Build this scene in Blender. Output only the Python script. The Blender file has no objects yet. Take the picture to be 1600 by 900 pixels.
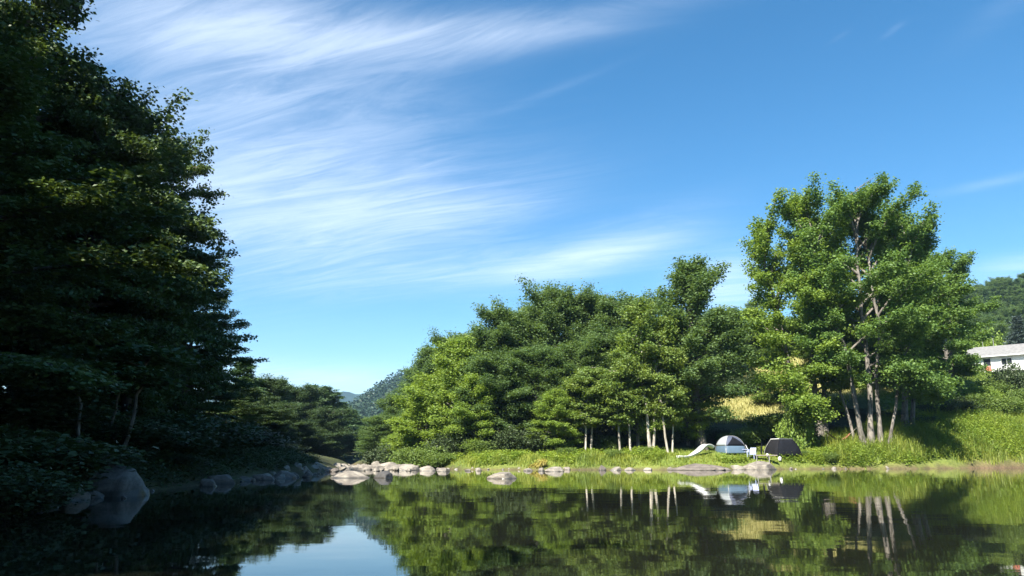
import bpy, bmesh, math
import numpy as np
from mathutils import Vector, noise as mnoise

R = math.radians
scene = bpy.context.scene
col = scene.collection

# ---------------------------------------------------------------- camera
CAM_H, PITCH, FPX = 0.95, R(12.97), 1155.0
cam_data = bpy.data.cameras.new("camera")
cam = bpy.data.objects.new("camera", cam_data)
col.objects.link(cam)
cam.location = (0, 0, CAM_H)
cam.rotation_euler = (R(90) + PITCH, 0, 0)
cam_data.sensor_width = 36.0
cam_data.lens = FPX * 36.0 / 1600.0
cam_data.clip_start, cam_data.clip_end = 0.1, 20000
scene.camera = cam

# ---------------------------------------------------------------- light and sky
SUN_EL, SUN_AZ = R(46), R(-150)          # azimuth measured from +Y (view direction) towards +X
SKY_STRENGTH, SUN_STRENGTH = 0.060, 5.0
scene.view_settings.view_transform = 'Standard'
scene.view_settings.look = 'None'
scene.view_settings.gamma = 1.0
scene.view_settings.use_curve_mapping = False
scene.view_settings.exposure = 1.74

sd = Vector((math.sin(SUN_AZ) * math.cos(SUN_EL), math.cos(SUN_AZ) * math.cos(SUN_EL), math.sin(SUN_EL)))
sun_data = bpy.data.lights.new("sun", 'SUN')
sun = bpy.data.objects.new("sun", sun_data)
col.objects.link(sun)
sun_data.energy = SUN_STRENGTH
sun_data.angle = R(0.5)
sun_data.color = (1.0, 0.95, 0.85)
sun.rotation_euler = sd.to_track_quat('Z', 'Y').to_euler()

CP, SP = math.cos(PITCH), math.sin(PITCH)
def uv(px, py): return (px - 800.0) / FPX, (450.0 - py) / FPX
def at(px, py, d):
    """the point that stands d metres up the valley on the sight line of the photograph's pixel"""
    u, v = uv(px, py)
    k = d / (CP - v * SP)
    return u * k, d, CAM_H + k * (SP + v * CP)
def azel(px, py):
    u, v = uv(px, py)
    x, y, z = u, CP - v * SP, SP + v * CP
    return math.atan2(x, y), math.atan2(z, math.hypot(x, y))
def water_d(py):
    u, v = uv(800, py)
    return -CAM_H * (CP - v * SP) / (SP + v * CP)

class NT:
    """tiny node-tree builder"""
    def __init__(self, tree):
        self.t = tree; tree.nodes.clear()
    def n(self, typ, **kw):
        nd = self.t.nodes.new(typ)
        for k, v in kw.items(): setattr(nd, k, v)
        return nd
    def put(self, sock, val):
        if hasattr(val, 'is_output') or isinstance(val, bpy.types.NodeSocket): self.t.links.new(val, sock)
        elif val is not None:
            try: sock.default_value = val
            except Exception:
                sock.default_value = (*val, 1.0)
    def math(self, op, a, b=None, c=None, clamp=False):
        nd = self.n('ShaderNodeMath', operation=op, use_clamp=clamp)
        for i, x in enumerate((a, b, c)):
            if x is not None: self.put(nd.inputs[i], x)
        return nd.outputs[0]
    def mix(self, f, a, b, mode='MIX'):
        nd = self.n('ShaderNodeMix', data_type='RGBA', blend_type=mode)
        self.put(nd.inputs[0], f); self.put(nd.inputs[6], a); self.put(nd.inputs[7], b)
        return nd.outputs[2]
    def noise(self, vec, scale, detail=4, rough=0.55, dist=0.0, col=False):
        nd = self.n('ShaderNodeTexNoise')
        if vec is not None: self.put(nd.inputs['Vector'], vec)
        nd.inputs['Scale'].default_value = scale; nd.inputs['Detail'].default_value = detail
        nd.inputs['Roughness'].default_value = rough; nd.inputs['Distortion'].default_value = dist
        return nd.outputs[1 if col else 0]
    def ramp(self, f, stops):
        nd = self.n('ShaderNodeValToRGB')
        el = nd.color_ramp.elements
        while len(el) < len(stops): el.new(0.5)
        for e, (p, c) in zip(el, stops):
            e.position = p; e.color = (c, c, c, 1) if isinstance(c, (int, float)) else (*c, 1)
        self.put(nd.inputs[0], f)
        return nd.outputs[0]
    def maprange(self, v, a, b, c, d, smooth=True):
        nd = self.n('ShaderNodeMapRange', interpolation_type='SMOOTHSTEP' if smooth else 'LINEAR')
        for i, x in zip((0, 1, 2, 3, 4), (v, a, b, c, d)): self.put(nd.inputs[i], x)
        return nd.outputs[0]

world = bpy.data.worlds.new("World")
scene.world = world
world.use_nodes = True
w = NT(world.node_tree)
sky = w.n('ShaderNodeTexSky', sky_type='NISHITA', sun_disc=False)
sky.sun_elevation, sky.sun_rotation = SUN_EL, SUN_AZ
sky.air_density, sky.dust_density, sky.ozone_density, sky.altitude = 1.0, 0.35, 2.2, 200
tc = w.n('ShaderNodeTexCoord')
sep = w.n('ShaderNodeSeparateXYZ'); w.put(sep.inputs[0], tc.outputs['Generated'])
dx, dy, dz = sep.outputs
zc = w.math('MAXIMUM', dz, 0.03)
az_ = w.math('ARCTAN2', dx, dy)
el_ = w.math('ARCSINE', dz)
# cirrus sheet at height 1: plane coordinates
X_ = w.math('DIVIDE', dx, w.math('ADD', zc, 0.08)); Y_ = w.math('DIVIDE', dy, w.math('ADD', zc, 0.08))
ca, sa = math.cos(R(-22)), math.sin(R(-22))
along = w.math('ADD', w.math('MULTIPLY', X_, ca), w.math('MULTIPLY', Y_, sa))
across = w.math('SUBTRACT', w.math('MULTIPLY', Y_, ca), w.math('MULTIPLY', X_, sa))
comb = w.n('ShaderNodeCombineXYZ')
w.put(comb.inputs[0], w.math('MULTIPLY', along, 0.55)); w.put(comb.inputs[1], w.math('MULTIPLY', across, 1.5))
warp = w.n('ShaderNodeVectorMath', operation='ADD')
wn = w.noise(comb.outputs[0], 0.9, 3, 0.5, 0.0, True)
wsc = w.n('ShaderNodeVectorMath', operation='SCALE'); w.put(wsc.inputs[0], wn); wsc.inputs[3].default_value = 0.62
w.put(warp.inputs[0], comb.outputs[0]); w.put(warp.inputs[1], wsc.outputs[0])
n_big = w.noise(warp.outputs[0], 1.1, 4, 0.55)
fine = w.n('ShaderNodeMapping'); w.put(fine.inputs[0], warp.outputs[0]); fine.inputs['Scale'].default_value = (1.5, 3.2, 1)
n_fine = w.noise(fine.outputs[0], 2.6, 10, 0.70, 0.6)
# where the cirrus lies: broad soft patches (azimuth, elevation, half widths, tilt, strength)
def patch(px, py, hx, hy, tilt, s):
    a0, e0 = azel(px, py)
    a1, _ = azel(px + hx, py); _, e1 = azel(px, py - hy)
    A = w.math('SUBTRACT', az_, a0); E = w.math('SUBTRACT', el_, e0)
    c, k = math.cos(R(tilt)), math.sin(R(tilt))
    p = w.math('DIVIDE', w.math('ADD', w.math('MULTIPLY', A, c), w.math('MULTIPLY', E, k)), abs(a1 - a0))
    q = w.math('DIVIDE', w.math('SUBTRACT', w.math('MULTIPLY', E, c), w.math('MULTIPLY', A, k)), abs(e1 - e0))
    r2 = w.math('ADD', w.math('MULTIPLY', p, p), w.math('MULTIPLY', q, q))
    return w.math('MULTIPLY', w.math('EXPONENT', w.math('MULTIPLY', r2, -1.0)), s)
patches = [(450, 275, 300, 180, 8, 0.85), (720, 330, 230, 60, 12, 0.42), (330, 30, 300, 120, 6, 0.62), (760, 55, 330, 38, 5, 0.62),
           (960, 385, 190, 42, 17, 0.52), (700, 425, 330, 30, 6, 0.42), (1130, 440, 90, 45, 5, 0.5), (470, 590, 190, 26, 0, 0.62), (1160, 450, 120, 60, 5, 0.3),
           (1590, 420, 120, 26, 0, 0.5), (1545, 287, 110, 10, 2, 0.34), (1395, 48, 26, 7, 22, 0.26), (1312, 57, 22, 5, 18, 0.2),
           (870, 140, 110, 8, 17, 0.16), (1560, 20, 120, 30, 20, 0.22)]
tot = None
for p in patches:
    g = patch(*p)
    tot = g if tot is None else w.math('ADD', tot, g)
tot = w.math('ADD', tot, 0.05)
shape = w.math('ADD', w.math('MULTIPLY', w.maprange(n_big, 0.3, 0.7, 0.0, 1.0), 0.55), w.math('MULTIPLY', w.maprange(n_fine, 0.27, 0.73, 0.0, 1.0), 0.54))
cov = w.math('MULTIPLY', tot, w.math('ADD', 0.52, shape))
cov = w.maprange(cov, 0.05, 1.55, 0.0, 0.58)
cov = w.math('MULTIPLY', cov, w.maprange(dz, 0.0, 0.06, 0.0, 1.0))
cloud_col = (6.6, 7.3, 8.2, 1.0)
hs = w.n('ShaderNodeHueSaturation'); hs.inputs['Hue'].default_value = 0.493; hs.inputs['Saturation'].default_value = 1.32; hs.inputs['Value'].default_value = 1.0
w.put(hs.inputs['Color'], sky.outputs[0])
sky_mix = w.mix(cov, hs.outputs[0], cloud_col)
bg = w.n('ShaderNodeBackground'); bg.inputs[1].default_value = SKY_STRENGTH
w.put(bg.inputs[0], sky_mix)
wo = w.n('ShaderNodeOutputWorld'); w.put(wo.inputs[0], bg.outputs[0])

cy = scene.cycles
cy.max_bounces = 8; cy.diffuse_bounces = 5; cy.glossy_bounces = 3; cy.transmission_bounces = 4; cy.volume_bounces = 0
cy.transparent_max_bounces = 6
cy.use_denoising = True
cy.caustics_reflective = False; cy.caustics_refractive = False
cy.sample_clamp_indirect = 4.0

# ---------------------------------------------------------------- helpers
def tag(o, label=None, cat=None, group=None, kind=None):
    if label: o['label'] = label
    if cat: o['category'] = cat
    if group: o['group'] = group
    if kind: o['kind'] = kind
    return o
def empty(name, loc, label, cat, group=None, rz=0.0, scale=(1, 1, 1)):
    o = bpy.data.objects.new(name, None); col.objects.link(o)
    o.empty_display_size = 0.3
    o.location = loc; o.rotation_euler = (0, 0, rz); o.scale = scale
    return tag(o, label, cat, group)
def link(name, me, parent=None):
    o = bpy.data.objects.new(name, me); col.objects.link(o)
    if parent: o.parent = parent
    return o
def copy_tree(o, label, group=None, loc=None, rz=None, scale=None):
    c = o.copy(); col.objects.link(c)
    c['label'] = label
    if group: c['group'] = group
    elif 'group' in c: del c['group']
    if loc is not None: c.location = loc
    if rz is not None: c.rotation_euler = (0, 0, rz)
    if scale is not None: c.scale = scale
    for ch in list(o.children):
        d = ch.copy(); col.objects.link(d); d.parent = c
        for g in list(ch.children):
            e = g.copy(); col.objects.link(e); e.parent = d
    return c
def np_mesh(name, verts, faces, mat, smooth=False, attr=None):
    """verts (N,3), faces (M,k) all of k corners"""
    verts = np.ascontiguousarray(verts, np.float32); faces = np.ascontiguousarray(faces, np.int32)
    me = bpy.data.meshes.new(name)
    m, k = faces.shape
    me.vertices.add(len(verts)); me.vertices.foreach_set('co', verts.ravel())
    me.loops.add(m * k); me.loops.foreach_set('vertex_index', faces.ravel())
    me.polygons.add(m)
    me.polygons.foreach_set('loop_start', np.arange(0, m * k, k, dtype=np.int32))
    try: me.polygons.foreach_set('loop_total', np.full(m, k, np.int32))
    except Exception: pass
    if attr:
        for an, (dom, arr) in attr.items():
            a = me.attributes.new(an, 'FLOAT', dom); a.data.foreach_set('value', np.ascontiguousarray(arr, np.float32))
    me.update(calc_edges=True)
    me.polygons.foreach_set('use_smooth', np.full(m, smooth, bool))
    if mat: me.materials.append(mat)
    return me
class MB:
    """collects boxes, tubes and sheets into one mesh"""
    def __init__(self): self.v = []; self.f = []
    def add(self, vs, fs):
        b = len(self.v); self.v += [tuple(x) for x in vs]; self.f += [tuple(i + b for i in f) for f in fs]
    def box(self, x0, x1, y0, y1, z0, z1):
        self.add([(x, y, z) for z in (z0, z1) for y in (y0, y1) for x in (x0, x1)],
                 [(0, 2, 3, 1), (4, 5, 7, 6), (0, 1, 5, 4), (2, 6, 7, 3), (0, 4, 6, 2), (1, 3, 7, 5)])
    def tube(self, pts, rad, n=6, cap=True):
        pts = [Vector(p) for p in pts]
        rad = [rad] * len(pts) if isinstance(rad, (int, float)) else rad
        vs, fs = [], []
        for i, p in enumerate(pts):
            t = (pts[min(i + 1, len(pts) - 1)] - pts[max(i - 1, 0)]).normalized()
            a = t.cross(Vector((0, 0, 1)) if abs(t.z) < 0.9 else Vector((1, 0, 0))).normalized(); b = t.cross(a)
            for k in range(n):
                th = 2 * math.pi * k / n
                vs.append(p + (a * math.cos(th) + b * math.sin(th)) * rad[i])
        for i in range(len(pts) - 1):
            for k in range(n):
                fs.append((i * n + k, i * n + (k + 1) % n, (i + 1) * n + (k + 1) % n, (i + 1) * n + k))
        if cap:
            fs.append(tuple(range(n))[::-1]); fs.append(tuple(range((len(pts) - 1) * n, len(pts) * n)))
        self.add(vs, fs)
    def slab(self, top, thick):
        """closed sheet: grid of points (rows x cols), thickened along -z-ish offset vector"""
        r, c = len(top), len(top[0]); off = Vector(thick)
        vs = [Vector(p) for row in top for p in row]; vs += [p + off for p in vs]
        n = r * c; fs = []
        for i in range(r - 1):
            for j in range(c - 1):
                a = i * c + j
                fs.append((a, a + 1, a + c + 1, a + c)); fs.append((n + a, n + a + c, n + a + c + 1, n + a + 1))
        ed = [i for i in range(c)] + [i * c + c - 1 for i in range(1, r)] + [(r - 1) * c + j for j in range(c - 2, -1, -1)] + [i * c for i in range(r - 2, 0, -1)]
        for i in range(len(ed)):
            a, b = ed[i], ed[(i + 1) % len(ed)]
            fs.append((a, n + a, n + b, b))
        self.add(vs, fs)
    def build(self, name, mat, parent=None, smooth=False):
        me = bpy.data.meshes.new(name); me.from_pydata(self.v, [], self.f); me.update()
        bm = bmesh.new(); bm.from_mesh(me); bmesh.ops.recalc_face_normals(bm, faces=bm.faces); bm.to_mesh(me); bm.free()
        if smooth: me.polygons.foreach_set('use_smooth', [True] * len(me.polygons))
        me.materials.append(mat)
        return link(name, me, parent)

# ---------------------------------------------------------------- materials
def material(name):
    m = bpy.data.materials.new(name); m.use_nodes = True
    return m, NT(m.node_tree)
def out(t, surf):
    o = t.n('ShaderNodeOutputMaterial'); t.put(o.inputs[0], surf)
def leaf_mat(name, dark, light, trans=0.3, hue_var=0.5, rough=0.5, spec=0.3):
    m, t = material(name)
    a = t.n('ShaderNodeAttribute', attribute_name='tint', attribute_type='GEOMETRY')
    oi = t.n('ShaderNodeObjectInfo')
    f = t.math('ADD', t.math('MULTIPLY', a.outputs['Fac'], 0.75), t.math('MULTIPLY', oi.outputs['Random'], 0.25 * hue_var), clamp=True)
    c = t.mix(f, dark, light)
    p = t.n('ShaderNodeBsdfPrincipled'); t.put(p.inputs['Base Color'], c)
    p.inputs['Roughness'].default_value = rough; p.inputs['Specular IOR Level'].default_value = spec
    tr = t.n('ShaderNodeBsdfTranslucent')
    t.put(tr.inputs[0], t.mix(1.0, c, (1.25, 1.2, 0.45, 1), 'MULTIPLY'))
    mx = t.n('ShaderNodeMixShader'); mx.inputs[0].default_value = trans
    t.put(mx.inputs[1], p.outputs[0]); t.put(mx.inputs[2], tr.outputs[0])
    out(t, mx.outputs[0]); return m
def bark_mat(name, a, b, scale=6.0):
    m, t = material(name)
    tcn = t.n('ShaderNodeTexCoord')
    mp = t.n('ShaderNodeMapping'); t.put(mp.inputs[0], tcn.outputs['Object']); mp.inputs['Scale'].default_value = (1, 1, 0.25)
    n1 = t.noise(mp.outputs[0], scale, 5, 0.65)
    n2 = t.noise(tcn.outputs['Object'], 0.9, 3)
    f = t.maprange(t.math('ADD', t.math('MULTIPLY', n1, 0.65), t.math('MULTIPLY', n2, 0.35)), 0.36, 0.62, 0, 1)
    p = t.n('ShaderNodeBsdfPrincipled'); t.put(p.inputs['Base Color'], t.mix(f, a, b)); p.inputs['Roughness'].default_value = 0.85
    bp = t.n('ShaderNodeBump'); bp.inputs['Strength'].default_value = 0.6; bp.inputs['Distance'].default_value = 0.04
    t.put(bp.inputs['Height'], n1); t.put(p.inputs['Normal'], bp.outputs[0])
    out(t, p.outputs[0]); return m
def plain_mat(name, c, rough=0.6, var=0.12, scale=5.0, spec=0.4, trans=0.0, metal=0.0):
    m, t = material(name)
    tcn = t.n('ShaderNodeTexCoord')
    n1 = t.noise(tcn.outputs['Object'], scale, 5, 0.6)
    lo = tuple(x * (1 - var) for x in c) + (1,); hi = tuple(min(1, x * (1 + var)) for x in c) + (1,)
    cc = t.mix(t.maprange(n1, 0.3, 0.7, 0, 1), lo, hi)
    p = t.n('ShaderNodeBsdfPrincipled'); t.put(p.inputs['Base Color'], cc); p.inputs['Roughness'].default_value = rough
    p.inputs['Specular IOR Level'].default_value = spec; p.inputs['Metallic'].default_value = metal
    s = p.outputs[0]
    if trans:
        tr = t.n('ShaderNodeBsdfTranslucent'); t.put(tr.inputs[0], cc)
        mx = t.n('ShaderNodeMixShader'); mx.inputs[0].default_value = trans
        t.put(mx.inputs[1], s); t.put(mx.inputs[2], tr.outputs[0]); s = mx.outputs[0]
    out(t, s); return m
def rock_mat(name, a, b, c, w0=0.06, w1=0.16, ws=0.75):
    m, t = material(name)
    tcn = t.n('ShaderNodeTexCoord'); g = t.n('ShaderNodeNewGeometry'); oi = t.n('ShaderNodeObjectInfo')
    off = t.n('ShaderNodeVectorMath', operation='ADD'); t.put(off.inputs[0], g.outputs['Position'])
    n1 = t.noise(off.outputs[0], 1.6, 6, 0.65, 0.6); n2 = t.noise(off.outputs[0], 14, 3, 0.7)
    base = t.mix(t.maprange(n1, 0.35, 0.66, 0, 1), a, b)
    base = t.mix(t.math('MULTIPLY', t.maprange(n2, 0.5, 0.72, 0, 1), 0.55), base, c)
    base = t.mix(t.math('MULTIPLY', oi.outputs['Random'], 0.35), base, c)
    sp = t.n('ShaderNodeSeparateXYZ'); t.put(sp.inputs[0], g.outputs['Position'])
    wet = t.maprange(t.math('ADD', sp.outputs[2], t.math('MULTIPLY', n1, 0.12)), w0, w1, 1.0, 0.0)   # wet, algae-dark band at the waterline
    base = t.mix(t.math('MULTIPLY', wet, ws), base, (0.035, 0.032, 0.026, 1))
    p = t.n('ShaderNodeBsdfPrincipled'); t.put(p.inputs['Base Color'], base)
    t.put(p.inputs['Roughness'], t.maprange(wet, 0, 1, 0.85, 0.35))
    bp = t.n('ShaderNodeBump'); bp.inputs['Strength'].default_value = 0.7; bp.inputs['Distance'].default_value = 0.05
    t.put(bp.inputs['Height'], t.math('ADD', n1, t.math('MULTIPLY', n2, 0.35))); t.put(p.inputs['Normal'], bp.outputs[0])
    out(t, p.outputs[0]); return m

M = {}
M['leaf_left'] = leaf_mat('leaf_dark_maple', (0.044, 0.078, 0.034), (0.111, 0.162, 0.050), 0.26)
M['leaf_maple'] = leaf_mat('leaf_maple', (0.076, 0.151, 0.043), (0.198, 0.294, 0.063), 0.45)
M['leaf_maple_lime'] = leaf_mat('leaf_maple_lime', (0.103, 0.184, 0.039), (0.258, 0.343, 0.054), 0.45)
M['leaf_wood'] = leaf_mat('leaf_wood', (0.062, 0.121, 0.045), (0.157, 0.224, 0.072), 0.45)
M['leaf_wood_dark'] = leaf_mat('leaf_dark_wood', (0.032, 0.062, 0.026), (0.080, 0.120, 0.042), 0.3)
M['leaf_light'] = leaf_mat('leaf_light', (0.121, 0.207, 0.043), (0.275, 0.352, 0.058), 0.45)
M['leaf_birch'] = leaf_mat('leaf_birch', (0.095, 0.167, 0.043), (0.233, 0.287, 0.063), 0.45)
M['leaf_bush'] = leaf_mat('leaf_bush', (0.077, 0.135, 0.039), (0.198, 0.263, 0.058), 0.45)
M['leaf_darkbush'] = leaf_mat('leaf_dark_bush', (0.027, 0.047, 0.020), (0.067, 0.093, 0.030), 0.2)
M['needle_pine'] = leaf_mat('needle_pine', (0.049, 0.102, 0.043), (0.116, 0.181, 0.063), 0.15)
M['needle_spruce'] = leaf_mat('needle_spruce', (0.070, 0.100, 0.095), (0.150, 0.190, 0.180), 0.12)
M['grass'] = leaf_mat('grass_blades', (0.123, 0.191, 0.036), (0.334, 0.357, 0.067), 0.45)
M['weeds'] = leaf_mat('weed_leaves', (0.125, 0.217, 0.040), (0.329, 0.400, 0.059), 0.45)
M['straw'] = leaf_mat('meadow_straw', (0.211, 0.210, 0.068), (0.370, 0.340, 0.131), 0.25)
M['yellow_grass'] = leaf_mat('yellowed_grass', (0.260, 0.220, 0.045), (0.420, 0.350, 0.090), 0.3)
M['far_leaf'] = leaf_mat('hill_foliage', (0.020, 0.044, 0.026), (0.050, 0.082, 0.042), 0.2)
M['bark_dark'] = bark_mat('bark_dark', (0.045, 0.038, 0.032, 1), (0.14, 0.12, 0.10, 1))
M['bark_grey'] = bark_mat('bark_grey', (0.055, 0.048, 0.040, 1), (0.215, 0.19, 0.16, 1))
M['bark_pale'] = bark_mat('bark_pale', (0.15, 0.13, 0.105, 1), (0.46, 0.42, 0.35, 1), 4.0)
M['rock'] = rock_mat('river_rock', (0.125, 0.109, 0.092, 1), (0.28, 0.25, 0.205, 1), (0.085, 0.074, 0.062, 1))
M['rock_grey'] = rock_mat('grey_rock', (0.095, 0.080, 0.068, 1), (0.21, 0.178, 0.152, 1), (0.055, 0.046, 0.039, 1))
M['boulder'] = rock_mat('boulder_rock', (0.10, 0.084, 0.070, 1), (0.22, 0.187, 0.16, 1), (0.055, 0.046, 0.039, 1), 0.16, 0.27, 0.92)
M['rock_dark'] = rock_mat('dark_rock', (0.035, 0.034, 0.034, 1), (0.08, 0.076, 0.074, 1), (0.03, 0.03, 0.03, 1))

# ---------------------------------------------------------------- terrain
SHORE = np.array([(-6.5, -26), (-7.6, 4), (-8.6, 12), (-10.3, 18), (-11.2, 28), (-11.4, 36), (-12.6, 46), (-13.6, 56), (-14.8, 66), (-18, 85),
                  (-27, 105), (-37, 125), (-60, 148), (-56, 158), (-30, 133), (-22, 112), (-13.5, 92), (-8.6, 76), (-6, 67), (-3.5, 65), (2, 64.2), (9, 64),
                  (15, 63.6), (20, 65), (25, 68), (31, 69.5), (38, 71), (45, 74), (52, 76.5), (66, 79), (95, 82), (150, 86), (150, -26)], float)
def sstep(a, b, v):
    t = np.clip((v - a) / (b - a), 0, 1); return t * t * (3 - 2 * t)
def wob(x, y, s, seed=0.0):
    return (np.sin(x * s * 1.13 + 1.7 * seed + 0.6 * np.sin(y * s * 0.7 + seed)) + np.sin(y * s * 0.91 + 2.3 * seed + 0.8 * np.sin(x * s * 0.53 + 1.1))) * 0.5
def shore_dist(x, y):
    """signed distance to the waterline, positive on land"""
    x = np.asarray(x, float); y = np.asarray(y, float)
    best = np.full(x.shape, 1e9); inside = np.zeros(x.shape, bool)
    n = len(SHORE)
    for i in range(n):
        (x0, y0), (x1, y1) = SHORE[i], SHORE[(i + 1) % n]
        ex, ey = x1 - x0, y1 - y0
        t = np.clip(((x - x0) * ex + (y - y0) * ey) / (ex * ex + ey * ey), 0, 1)
        best = np.minimum(best, np.hypot(x - x0 - t * ex, y - y0 - t * ey))
        cr = ((y0 > y) != (y1 > y)) & (x < (x1 - x0) * (y - y0) / (y1 - y0 + 1e-12) + x0)
        inside ^= cr
    return np.where(inside, -best, best) + np.where(y > 15, 0.34 * wob(x, y, 1.1, 3.3) + 0.16 * wob(x, y, 2.7, 1.9), 0)
def is_left(x, y):
    return np.asarray(x) < np.interp(y, [0, 60, 75, 98, 120, 140, 160], [-2, -9, -11, -20, -30, -45, -60])
def ground(x, y):
    x = np.asarray(x, float); y = np.asarray(y, float)
    dd = shore_dist(x, y); lnd = np.maximum(dd, 0)
    left = is_left(x, y)
    zl = 1.0 * (1 - np.exp(-lnd / 1.4)) + 0.10 * np.minimum(lnd, 70) + 0.28 * np.clip(lnd - 7, 0, 40) * sstep(62, 30, y) + 0.02 * np.maximum(lnd - 70, 0)
    g = np.interp(x, [-30, -2, 14, 22, 34, 44, 60, 120], [0.10, 0.13, 0.22, 0.33, 0.33, 0.42, 0.40, 0.3])
    o = np.interp(x, [-30, 12, 18, 28, 36, 44, 60], [5, 5, 6.5, 6.0, 3, 1.0, 1.0])
    fr = np.interp(x, [-10, 10, 16, 27, 31, 34, 40, 46], [1.0, 1.15, 1.45, 1.4, 1.7, 2.4, 2.5, 2.4])
    k = np.maximum(lnd - o, 0)
    zr = fr * (1 - np.exp(-lnd / 1.3)) + g * np.minimum(k, 33) + 0.04 * np.maximum(k - 33, 0)
    zr = np.where(y < -20, 1.2 * (1 - np.exp(-lnd / 1.5)) + 0.05 * np.minimum(lnd, 60), zr)
    z = np.where(left, zl, zr)
    z = z + 0.10 * wob(x, y, 0.9, 1) * np.minimum(lnd, 1) + 0.35 * wob(x, y, 0.16, 2) * np.clip((lnd - 8) / 10, 0, 1)
    bed = -np.minimum(1.3, 0.28 * np.maximum(-dd, 0)) - 0.02
    z = np.where(dd < 0, bed, z)
    a = np.degrees(np.arctan2(x, y)); r = np.hypot(x, y)
    A1 = np.interp(a, [-12, -4, 0, 5, 14, 24, 34, 45, 70, 110], [0, 4, 18, 38, 60, 62, 64, 78, 80, 40])
    A2 = np.interp(a, [-60, -26, -18, -14.6, -12.2, -9.7, -7.2, -4, 0, 6, 14, 30], [12, 10, 10, 20, 44, 70, 91, 108, 118, 105, 80, 40])
    f1 = np.where(r < 470, sstep(170, 470, r), 1 - 0.7 * sstep(480, 900, r))
    f2 = np.where(r < 950, sstep(430, 950, r), 1 - 0.9 * sstep(960, 1700, r))
    bump = 1 + 0.05 * wob(x, y, 0.03, 4) + 0.03 * wob(x, y, 0.08, 5)
    hills = np.maximum(A1 * f1, A2 * f2) * bump
    return np.maximum(z, 0) * np.where(r > 200, 1 - 0.6 * sstep(200, 500, r), 1) + np.minimum(z, 0) + hills
def G(x, y): return float(ground(np.array([x]), np.array([y]))[0])

def grid_lines(lo, dlo, dhi, hi, step, grow=1.22, cap=90):
    mid = list(np.arange(dlo, dhi + 1e-6, step)); up, dn = [], []
    s, v = step, dhi
    while v < hi: s = min(cap, s * grow); v += s; up.append(min(v, hi))
    s, v = step, dlo
    while v > lo: s = min(cap, s * grow); v -= s; dn.append(max(v, lo))
    return np.array(dn[::-1] + mid + up)
gx = grid_lines(-1950, -40, 80, 1950, 0.65); gy = grid_lines(-500, 2, 122, 2950, 0.65)
XX, YY = np.meshgrid(gx, gy)
ZZ = ground(XX.ravel(), YY.ravel())
DD = shore_dist(XX.ravel(), YY.ravel())
LL = is_left(XX.ravel(), YY.ravel())
nx, ny = len(gx), len(gy)
idx = np.arange(nx * ny).reshape(ny, nx)
tf = np.stack([idx[:-1, :-1], idx[:-1, 1:], idx[1:, 1:], idx[1:, :-1]], -1).reshape(-1, 4)
xr, yr = XX.ravel(), YY.ravel()
mud = np.clip(np.where(LL, 0.25, np.where(xr > 44, 0.95, 0.5)) - DD, 0, 1)
meadow = sstep(15.5, 19, DD + 1.5 * wob(xr, yr, 0.4, 3)) * sstep(14, 19, xr) * (1 - sstep(46, 54, xr)) * (1 - sstep(118, 128, yr)) * (~LL)
lawn = ((~LL) & (DD > 0) & (DD < 60)) * sstep(40, 46, xr) * 1.0 + ((~LL) & (DD > 0) & (DD < 8)) * sstep(-9, -4, xr) * 1.0
m, t = material('terrain')
at_mud = t.n('ShaderNodeAttribute', attribute_name='mud'); at_mea = t.n('ShaderNodeAttribute', attribute_name='meadow'); at_law = t.n('ShaderNodeAttribute', attribute_name='lawn')
g = t.n('ShaderNodeNewGeometry')
n1 = t.noise(g.outputs['Position'], 0.35, 6, 0.6); n2 = t.noise(g.outputs['Position'], 5.0, 5, 0.65)
nn = t.maprange(t.math('ADD', t.math('MULTIPLY', n1, 0.5), t.math('MULTIPLY', n2, 0.5)), 0.35, 0.65, 0, 1)
floor_c = t.mix(nn, (0.030, 0.032, 0.016, 1), (0.060, 0.070, 0.026, 1))
lawn_c = t.mix(nn, (0.075, 0.110, 0.020, 1), (0.150, 0.190, 0.034, 1))
mea_c = t.mix(nn, (0.17, 0.175, 0.055, 1), (0.34, 0.30, 0.12, 1))
mud_c = t.mix(nn, (0.060, 0.040, 0.024, 1), (0.150, 0.098, 0.062, 1))
c = t.mix(t.math('MINIMUM', at_law.outputs['Fac'], 1.0), floor_c, lawn_c)
c = t.mix(at_mea.outputs['Fac'], c, mea_c)
c = t.mix(at_mud.outputs['Fac'], c, mud_c)
p = t.n('ShaderNodeBsdfPrincipled'); t.put(p.inputs['Base Color'], c); p.inputs['Roughness'].default_value = 0.9; p.inputs['Specular IOR Level'].default_value = 0.2
bp = t.n('ShaderNodeBump'); bp.inputs['Strength'].default_value = 0.8; bp.inputs['Distance'].default_value = 0.12
t.put(bp.inputs['Height'], n2); t.put(p.inputs['Normal'], bp.outputs[0])
out(t, p.outputs[0]); M['terrain'] = m
me = np_mesh('terrain', np.stack([xr, yr, ZZ], 1), tf, M['terrain'], True, {'mud': ('POINT', mud), 'meadow': ('POINT', meadow), 'lawn': ('POINT', lawn)})
tag(link('terrain', me), 'green and brown ground of the valley with its muddy river banks', None, None, 'structure')

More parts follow.
